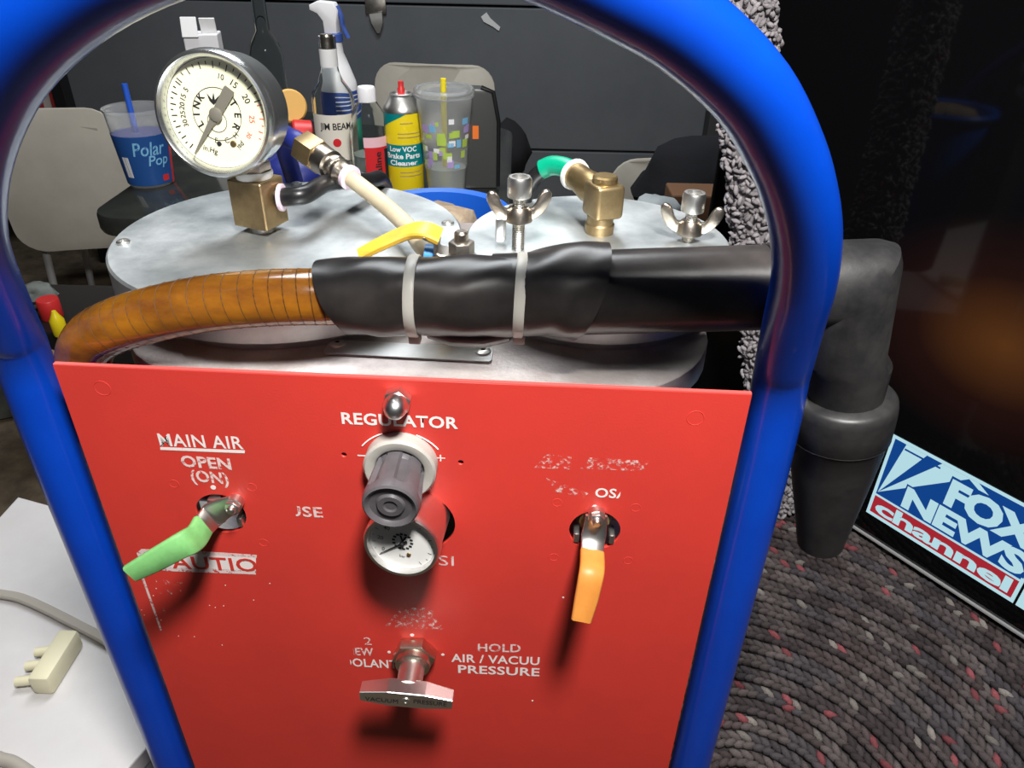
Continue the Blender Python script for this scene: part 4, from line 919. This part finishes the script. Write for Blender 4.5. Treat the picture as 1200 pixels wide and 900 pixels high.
# black jacket on that chair
j = wy(593, 172, 2.30)
tag(obj('black_jacket', lumpy(0.070, 0.07, 0.095, 5, 0.16), 'black_cloth', None, loc=(j.x, j.y, j.z-0.015)), 'black jacket slung over the chair by the garage door', 'jacket')
c3 = wy(750, 200, 2.0)
shell_chair('cream plastic shell chair half hidden under the black coat', (c3.x+0.13, 2.12), math.radians(18), 0.36, wy(745, 186, 2.12).z, 0.38)
j = wy(800, 205, 1.85)
tag(obj('black_coat', lumpy(0.150, 0.10, 0.145, 21, 0.22), 'black_cloth', None, loc=(j.x+0.04, j.y, j.z-0.045), ), 'large black coat heaped on the chair near the knitted roll', 'coat')
bx_ = wy(812, 232, 1.62)
tag(obj('cardboard_box', rbox(0.13, 0.09, bx_.z+0.02, 0.004, mtx=T4((0, 0, (bx_.z+0.02)/2))), 'brown_card', None, False, loc=(bx_.x+0.01, bx_.y, 0)), 'tall brown cardboard box in front of the black coat', 'box')
bx2 = wy(770, 245, 1.48)
tag(obj('plastic_bag', lumpy(0.05, 0.035, 0.028, 33, 0.2, 3, -0.022), 'laminate_side', None, loc=(bx2.x, bx2.y, bx2.z)), 'crumpled white plastic bag on the stool by the cardboard box', 'bag')
STL = thing('step_stool', 'small dark stool under the white plastic bag', 'stool', (bx2.x, bx2.y, 0))
obj('stool_top', rbox(0.11, 0.11, 0.02, 0.004, mtx=T4((0, 0, bx2.z-0.031))), 'case_grey', STL, False)
for x in (-0.04, 0.04):
    for y in (-0.04, 0.04): obj('leg', rbox(0.02, 0.02, bx2.z-0.040, 0.002, mtx=T4((x, y, (bx2.z-0.040)/2))), 'case_grey', STL, False)

# hook and paper scrap on the garage door
hk = wy(440, 8, 2.99)
HK = thing('door_hook', 'small dark metal latch hook on the garage door', 'hook', (hk.x, 2.995, hk.z))
obj('hook_plate', rbox(0.075, 0.012, 0.05, 0.003, mtx=T4((0, 0, 0.0))), 'dark_steel', HK)
obj('hook_blade', strip([Vector((0, -0.012, -0.02)), Vector((0.004, -0.014, -0.05)), Vector((0.006, -0.012, -0.085))], (0.05, 0.045, 0.012), 0.008, (1, 0, 0)), 'steel', HK)
sc = wy(575, 27, 2.998)
bm = prism([(-0.035, 0.02), (-0.015, 0.035), (0.0, 0.015), (0.035, -0.012), (0.03, -0.025), (0.01, -0.012), (-0.025, 0.004)], 0.004)
tag(obj('paper_scrap', bm, 'label_white', None, False, mtx=T4((sc.x, 2.998, sc.z)) @ RX), 'torn white paper scrap stuck to the garage door', 'paper')

# ------------------------------------------------------------------ left side: flag, clutter, cabinet
fl = wy(40, 110, 2.72)
FG = thing('striped_cloth', 'red and white striped cloth hanging behind the cream chair', 'cloth', (fl.x, 2.72, fl.z))
for k in range(7):
    bm = strip([Vector((-0.19+k*0.045, 0.008*math.sin(k*2), 0.22)), Vector((-0.185+k*0.045, 0.02*math.sin(k*1.7), 0.0)), Vector((-0.20+k*0.045, 0.015*math.sin(k), -0.35))], (0.046, 0.046, 0.046), 0.006, (1, 0.2, 0))
    obj('stripe', bm, 'flag_red' if k % 2 == 0 else 'flag_white', FG)
pst = wy(68, 95, 2.66)
tag(obj('dark_post', box_between(pst.x-0.022, pst.x+0.022, 2.64, 2.69, 0, 2.6, 0.004), 'black_plastic', None, False), 'dark upright post beside the striped cloth', 'post')
g_ = wz(8, 500, 0.0)
tag(obj('cloth_sack', lumpy(0.17, 0.13, 0.20, 12, 0.2, 3, -0.16), 'bag_grey', None, loc=(g_.x-0.10, g_.y+0.10, 0.16)), 'slumped grey green cloth sack on the floor behind the cabinet', 'sack')
CRZ = 0.40
q5 = wz(62, 372, CRZ)
SH = thing('clutter_crate', 'dark crate on the floor holding a pouch, a can and a squeeze bottle', 'crate', (q5.x, q5.y+0.05, 0))
obj('crate_body', rbox(0.20, 0.24, CRZ, 0.006, mtx=T4((0, 0, CRZ/2))), 'black_plastic', SH, smooth=False)
q = wz(50, 358, CRZ)
tag(obj('white_pouch', lumpy(0.038, 0.03, 0.032, 14, 0.3, 3, -0.025), 'bag_grey', None, loc=(q.x, q.y, CRZ+0.025)), 'crumpled pale plastic pouch on the dark crate', 'pouch')
tag(obj('soup_can', lathe([(0, 0), (0.021, 0), (0.022, 0.002), (0.022, 0.042), (0.0205, 0.044), (0, 0.043)], 28), 'cup_red', None, loc=q5), 'red tin can on the dark crate', 'can')
q6 = wz(72, 392, CRZ)
tag(obj('mustard_bottle', lathe([(0, 0), (0.013, 0), (0.014, 0.004), (0.014, 0.034), (0.008, 0.044), (0.004, 0.054), (0, 0.054)], 24), 'can_yellow', None, loc=q6), 'yellow squeeze bottle on the dark crate', 'bottle')

CZ = 0.45
cabp = [wz(0, 605, CZ), wz(21, 582, CZ), wz(80, 598, CZ)]
r1, r2 = wz(195, 850, CZ), wz(150, 900, CZ)
rdv = (r1-r2).normalized()
# corner where the back edge meets the right edge
bd_ = (cabp[2]-cabp[1]).normalized()
den = bd_.x*rdv.y-bd_.y*rdv.x; d_ = r1-cabp[1]; t_ = (d_.x*rdv.y-d_.y*rdv.x)/den
cor = cabp[1]+bd_*min(t_, 0.40)
front = r2-rdv*0.12
poly = [cabp[1], cor, r1 if (cor-r1).length > 0.01 else cor, front, front+Vector((-0.62, 0.05, 0)), cabp[0]+(cabp[0]-cabp[1])*2]
CB = thing('white_cabinet', 'white laminate cabinet standing left of the machine', 'cabinet', (-0.55, 0.5, 0))
ctr = Vector((-0.55, 0.5, 0))
obj('cabinet_top', prism([((v-ctr).x, (v-ctr).y) for v in poly], 0.022, 0.002), 'laminate_white', CB, False, mtx=T4((0, 0, CZ-0.022)))
cen = sum(poly, Vector())/len(poly)
obj('cabinet_body', prism([((cen+(v-cen)*0.985-ctr).x, (cen+(v-cen)*0.985-ctr).y) for v in poly], CZ-0.022), 'laminate_side', CB, False)
tb = [cabp[1]+Vector((0, 0, 0)), cabp[2]]
obj('wood_backing', strip([cabp[1]+Vector((0.0, 0.012, -0.008)), cor+Vector((0, 0.012, -0.008))], (0.03, 0.03), 0.02, (0, 1, 0), 1), 'tan_wood', CB, False)
cbp = [wz(u, v, CZ+0.006) for u, v in ((-40, 690), (0, 696), (30, 703), (80, 727), (150, 765), (190, 800))]
tag(obj('lamp_cord', strip(spline(cbp, 6), (0.011, 0.011), 0.006, (0, 0, 1) if False else (0.3, 1, 0), 1), 'cable_grey', None), 'flat grey cord lying across the cabinet top', 'cord')
cbp = [wz(u, v, CZ+0.006) for u, v in ((-30, 878), (0, 889), (20, 896), (60, 925))]
tag(obj('power_cable', tube(spline(cbp, 6), 0.006, 12), 'cable_grey', None), 'dark grey cable along the front of the cabinet top', 'cable')
# three-pronged plastic piece
k1, k2 = wz(48, 805, CZ+0.012), wz(84, 748, CZ+0.012)
dirk = (k2-k1); lnk = dirk.length; angk = math.atan2(dirk.y, dirk.x)
CN = thing('plastic_connector', 'ivory plastic connector with three prongs on the cabinet top', 'connector', Vector(((k1+k2).x/2, (k1+k2).y/2, CZ)), angk)
ivory = mat('ivory', (0.66, 0.62, 0.44), 0.5)
obj('connector_body', rbox(lnk*1.04, 0.022, 0.026, 0.004, 2, mtx=T4((0, 0, 0.013))), ivory, CN)
for x in (-0.33, -0.02, 0.27):
    obj('prong', tube([(lnk*x, 0.008, 0.010), (lnk*x-0.003, 0.031, 0.009)], 0.0052, 12), ivory, CN)

# ------------------------------------------------------------------ right side: bench, braided rug, rolled rug, television
BZ = 0.435
BN = thing('low_bench', 'low wooden bench under the braided rug and the television', 'bench', (0.6, 0.75, 0))
ex0 = 0.195
obj('bench_top', box_between(ex0-0.6, 0.62, -0.62, 0.50, BZ-0.04, BZ-0.001, 0.004), 'tan_wood', BN, False)
for x in (ex0-0.56, 0.58):
    for y in (-0.58, 0.46): obj('leg', rbox(0.05, 0.05, BZ-0.0395, 0.004, mtx=T4((x, y, (BZ-0.0395)/2))), 'tan_wood', BN, False)
RGT = thing('braided_rug', 'grey braided rug with red and cream flecks spread under the television', 'rug', (0.23, 0.378, BZ))
rc0 = Vector((0.23, 0.378))
obj('rug_backing', box_between(ex0-0.23, 0.56, -0.24, 0.60, -0.0008, 0.0022), mat('backing', (0.03, 0.026, 0.027), 0.95), RGT, False)
_v, _f = None, None
_b = bmesh.new(); bmesh.ops.create_icosphere(_b, subdivisions=1, radius=1); SV = [v.co.copy() for v in _b.verts]; SF = [[v.index for v in f.verts] for f in _b.faces]; _b.free()
_b = bmesh.new(); bmesh.ops.create_icosphere(_b, subdivisions=2, radius=1); SV2 = [v.co.copy() for v in _b.verts]; SF2 = [[v.index for v in f.verts] for f in _b.faces]; _b.free()
def stitch_mesh(name, stitches, parent, light=1.0):
    vs, fs, cs = [], [], []
    for c, d, nrm, (a, b, h), colr in stitches:
        d = d.normalized(); s = nrm.cross(d).normalized(); base = len(vs)
        for p in SV: vs.append(c+d*(p.x*a)+s*(p.y*b)+nrm*(p.z*h)); cs.append(colr)
        fs += [[base+i for i in f] for f in SF]
    me = bpy.data.meshes.new(name); me.from_pydata(vs, [], fs)
    at = me.color_attributes.new('yarn', 'FLOAT_COLOR', 'POINT')
    flat = []
    for c in cs: flat += [c[0], c[1], c[2], 1]
    at.data.foreach_set('color', flat); me.polygons.foreach_set('use_smooth', [True]*len(me.polygons))
    me.materials.append(m('yarn')); o = bpy.data.objects.new(name, me); COL.objects.link(o); o.parent = parent; return o
ry = random.Random(4)
PAL = [(0.085, 0.066, 0.066), (0.065, 0.052, 0.054), (0.10, 0.082, 0.082), (0.075, 0.066, 0.072), (0.12, 0.10, 0.098)]
def yarn_col(row, along, fleck):
    base = PAL[int(along*1.7+row*2.3) % 5]
    k = ry.uniform(0.75, 1.3); c = [x*k*0.78 for x in base]
    if ry.random() < fleck[0]: c = [0.20*k, 0.058*k, 0.065*k]
    elif ry.random() < fleck[1]: c = [0.19*k, 0.17*k, 0.155*k]
    return c
row_sp = 0.0205; nrow = 31
for row in range(2, nrow):
    R = row*row_sp; st_ = []
    n = int(2*PI*R/0.0098); kind = ry.choice([(0.02, 0.01), (0.02, 0.02), (0.18, 0.03), (0.02, 0.12), (0.03, 0.02), (0.07, 0.06)])
    ph = ry.uniform(0, 9)
    for k in range(n):
        a = 2*PI*k/n; x = rc0.x+R*math.cos(a); y = rc0.y+R*math.sin(a)
        if a > PI: a -= 2*PI
        if a < -1.3 or a > 2.6 or x < ex0-0.10 or y > 1.22 or x > 0.80: continue
        fk = kind if math.sin(a*5+ph) > -0.3 else (0.01, 0.015)
        for side in (-1, 1):
            Rr = R+side*row_sp*0.20; aa = a+(0.0049/R if side > 0 else 0); x = rc0.x+Rr*math.cos(aa); y = rc0.y+Rr*math.sin(aa); z = BZ+0.006+ry.uniform(-0.001, 0.0015)
            tdir = Vector((-math.sin(aa), math.cos(aa), 0)); odir = Vector((math.cos(aa), math.sin(aa), 0)); nrm = Vector((0, 0, 1))
            d = tdir*0.90+odir*side*0.40+Vector((0, 0, 0.12))
            if x < ex0:                                             # falls over the bench edge
                z = z-(ex0-x); x = ex0-0.006
            st_.append((Vector((x-0.23, y-0.378, z-BZ)), d, nrm, (0.0088*ry.uniform(0.9, 1.15), 0.0041, 0.0060), yarn_col(row, k*0.12+ph, fk)))
    if st_: stitch_mesh('braid', st_, RGT)
# rolled rug standing beside the television
ry0 = 0.82
rb_ = wy(908, 520, ry0); rt_ = wy(869, 0, ry0)
axr = (rt_-rb_).normalized(); rb_ = rb_+axr*((BZ+0.016-rb_.z)/axr.z); rlen = 0.80
RR = thing('rolled_rug', 'rolled grey tufted wool rug leaning upright beside the television', 'rug roll', rb_)
rrad = 0.028
xr = axr.cross(Vector((0, 1, 0))).normalized(); yr = axr.cross(xr)
obj('roll_core', lathe([(0, 0), (rrad, 0), (rrad, rlen), (0, rlen)], 24), mat('wool_core', (0.26, 0.24, 0.25), 0.95), RR, mtx=axis_mtx(Vector((0, 0, 0)), axr))
st_ = []
nr = 130
for i in range(nr):
    for k in range(26):
        a = 2*PI*(k+0.5*(i % 2))/34+ry.uniform(-0.1, 0.1); od = xr*math.cos(a)+yr*math.sin(a); h = rlen*(i+0.5)/nr+ry.uniform(-0.004, 0.004)
        c = axr*h+od*(rrad+0.001+ry.uniform(-0.003, 0.004)+0.002*math.sin(i*0.55+k*0.8)*math.sin(k*0.6-i*0.31)); td = axr.cross(od)
        kk = ry.uniform(0.75, 1.2); cc = [0.34*kk, 0.315*kk, 0.33*kk]
        if ry.random() < 0.012: cc = [0.40, 0.04, 0.05]
        elif ry.random() < 0.08: cc = [0.20, 0.18, 0.185]
        st_.append((c, axr*ry.uniform(-0.9, 0.9)+td*ry.uniform(-0.9, 0.9)+od*ry.uniform(-0.2, 0.25), (od+td*ry.uniform(-.5, .5)).normalized(), (0.0062*ry.uniform(0.7, 1.3), 0.0026, 0.0032), cc))
so = stitch_mesh('wool_tufts', st_, RR); so['kind'] = 'stuff'

# television
t1 = wz(1000, 620, BZ+0.018); t2 = wz(1200, 750, BZ+0.018)
td_ = (t2-t1).normalized()                                         # along the screen, away from the roll end
ln_left = 0.335; ln_right = 0.80; tvh = 0.66
org = t1-td_*ln_left
angt = math.atan2(td_.y, td_.x)
TV = thing('television', 'large glossy black flat television standing on the rug, showing a news channel logo', 'television', Vector((org.x, org.y, BZ+0.012)), angt)
tvw = ln_left+ln_right
# local: x along the screen, z up, -y faces the machine
obj('tv_case', rbox(tvw, 0.035, tvh, 0.004, mtx=T4((tvw/2, 0.0185, tvh/2+0.006))), 'tv_black', TV, False)
# screen mesh in its own XY so that the on-screen glow sits in object space
scr = obj('screen', prism([(0.008, 0.016), (tvw-0.008, 0.016), (tvw-0.008, tvh-0.004), (0.008, tvh-0.004)], 0.0006), 'screen_glass', TV, False)
scr.rotation_euler = (PI/2, 0, 0); scr.location = (0, 0.0008, 0.0)
obj('bottom_trim', rbox(tvw, 0.004, 0.0022, 0, mtx=T4((tvw/2, -0.001, 0.0105))), 'silver_trim', TV, False)
for x in (0.18, tvw-0.18): obj('stand_foot', rbox(0.03, 0.16, 0.012, 0.003, mtx=T4((x, 0.035, 0.003))), 'tv_black', TV, False)
def tvp(u, v):
    n_ = Vector((-td_.y, td_.x, 0)); d = ray(u, v); P = CAM+d*((org-CAM).dot(n_)/d.dot(n_)); return (P-org).dot(td_), P.z-(BZ+0.012)
TLx, TLz = tvp(1045, 507); BLx, BLz = tvp(1017, 602); BRx, BRz = tvp(1188, 705)
lx0, lx1, lz0, lz1 = (TLx+BLx)/2, BRx, (BLz+BRz)/2, TLz
lw, lh = lx1-lx0, lz1-lz0
LG = bpy.data.objects.new('channel_logo', None); COL.objects.link(LG); LG.parent = TV; LG.location = (lx0, -0.0006, lz0)
def lq(pts, mt, d, name):
    bm = bmesh.new(); bm.faces.new([bm.verts.new((x*lw, -d, y*lh)) for x, y in pts]); return obj(name, bm, mt, LG, False)
lq([(0, 0), (1, 0), (1, 1), (0, 1)], 'screen_white', 0.0002, 'logo_border')
lq([(0.022, 0.275), (0.978, 0.275), (0.978, 0.965), (0.022, 0.965)], 'screen_blue', 0.0004, 'logo_field')
lq([(0.022, 0.04), (0.978, 0.04), (0.978, 0.25), (0.022, 0.25)], 'screen_red', 0.0004, 'logo_strip')
lq([(0.03, 0.30), (0.10, 0.965), (0.24, 0.965)], 'screen_white', 0.0006, 'search_beam')
lq([(0.03, 0.30), (0.34, 0.965), (0.52, 0.965)], 'screen_white', 0.0006, 'search_beam')
lq([(0.50, 0.965), (0.57, 0.965), (0.80, 0.76), (0.78, 0.74)], 'screen_white', 0.0006, 'search_beam')
lq([(0.10, 0.90), (0.34, 0.90), (0.34, 0.92), (0.10, 0.92)], 'screen_blue', 0.0007, 'search_beam')
def ltext(s, x0, x1, y0, y1, mt, bold, d=0.0009, shear=0.0):
    bm, a, b, c, e = text_bm(s, bold, 0, 0.95, shear)
    for v in bm.verts: v.co = Vector(((x0+(v.co.x-a)/(b-a)*(x1-x0))*lw, -d, (y0+(v.co.y-c)/(e-c)*(y1-y0))*lh))
    obj('lettering', bm, mt, LG, False)
lq([(0.41, 0.56), (0.42, 0.90), (0.56, 0.90), (0.99, 0.90), (0.99, 0.30), (0.19, 0.30), (0.19, 0.57)], 'screen_blue', 0.00065, 'logo_field')
ltext('FOX', 0.43, 0.975, 0.575, 0.88, 'screen_white', 0.055); ltext('NEWS', 0.20, 0.975, 0.295, 0.555, 'screen_white', 0.05)
ltext('channel', 0.05, 0.95, 0.065, 0.235, 'screen_white', 0.03)
lq([(1.015, 0), (1.5, 0), (1.5, 1), (1.015, 1)], 'screen_white', 0.0002, 'logo_border')
lq([(1.035, 0.2), (1.48, 0.2), (1.48, 0.96), (1.035, 0.96)], 'screen_blue', 0.0004, 'logo_field')
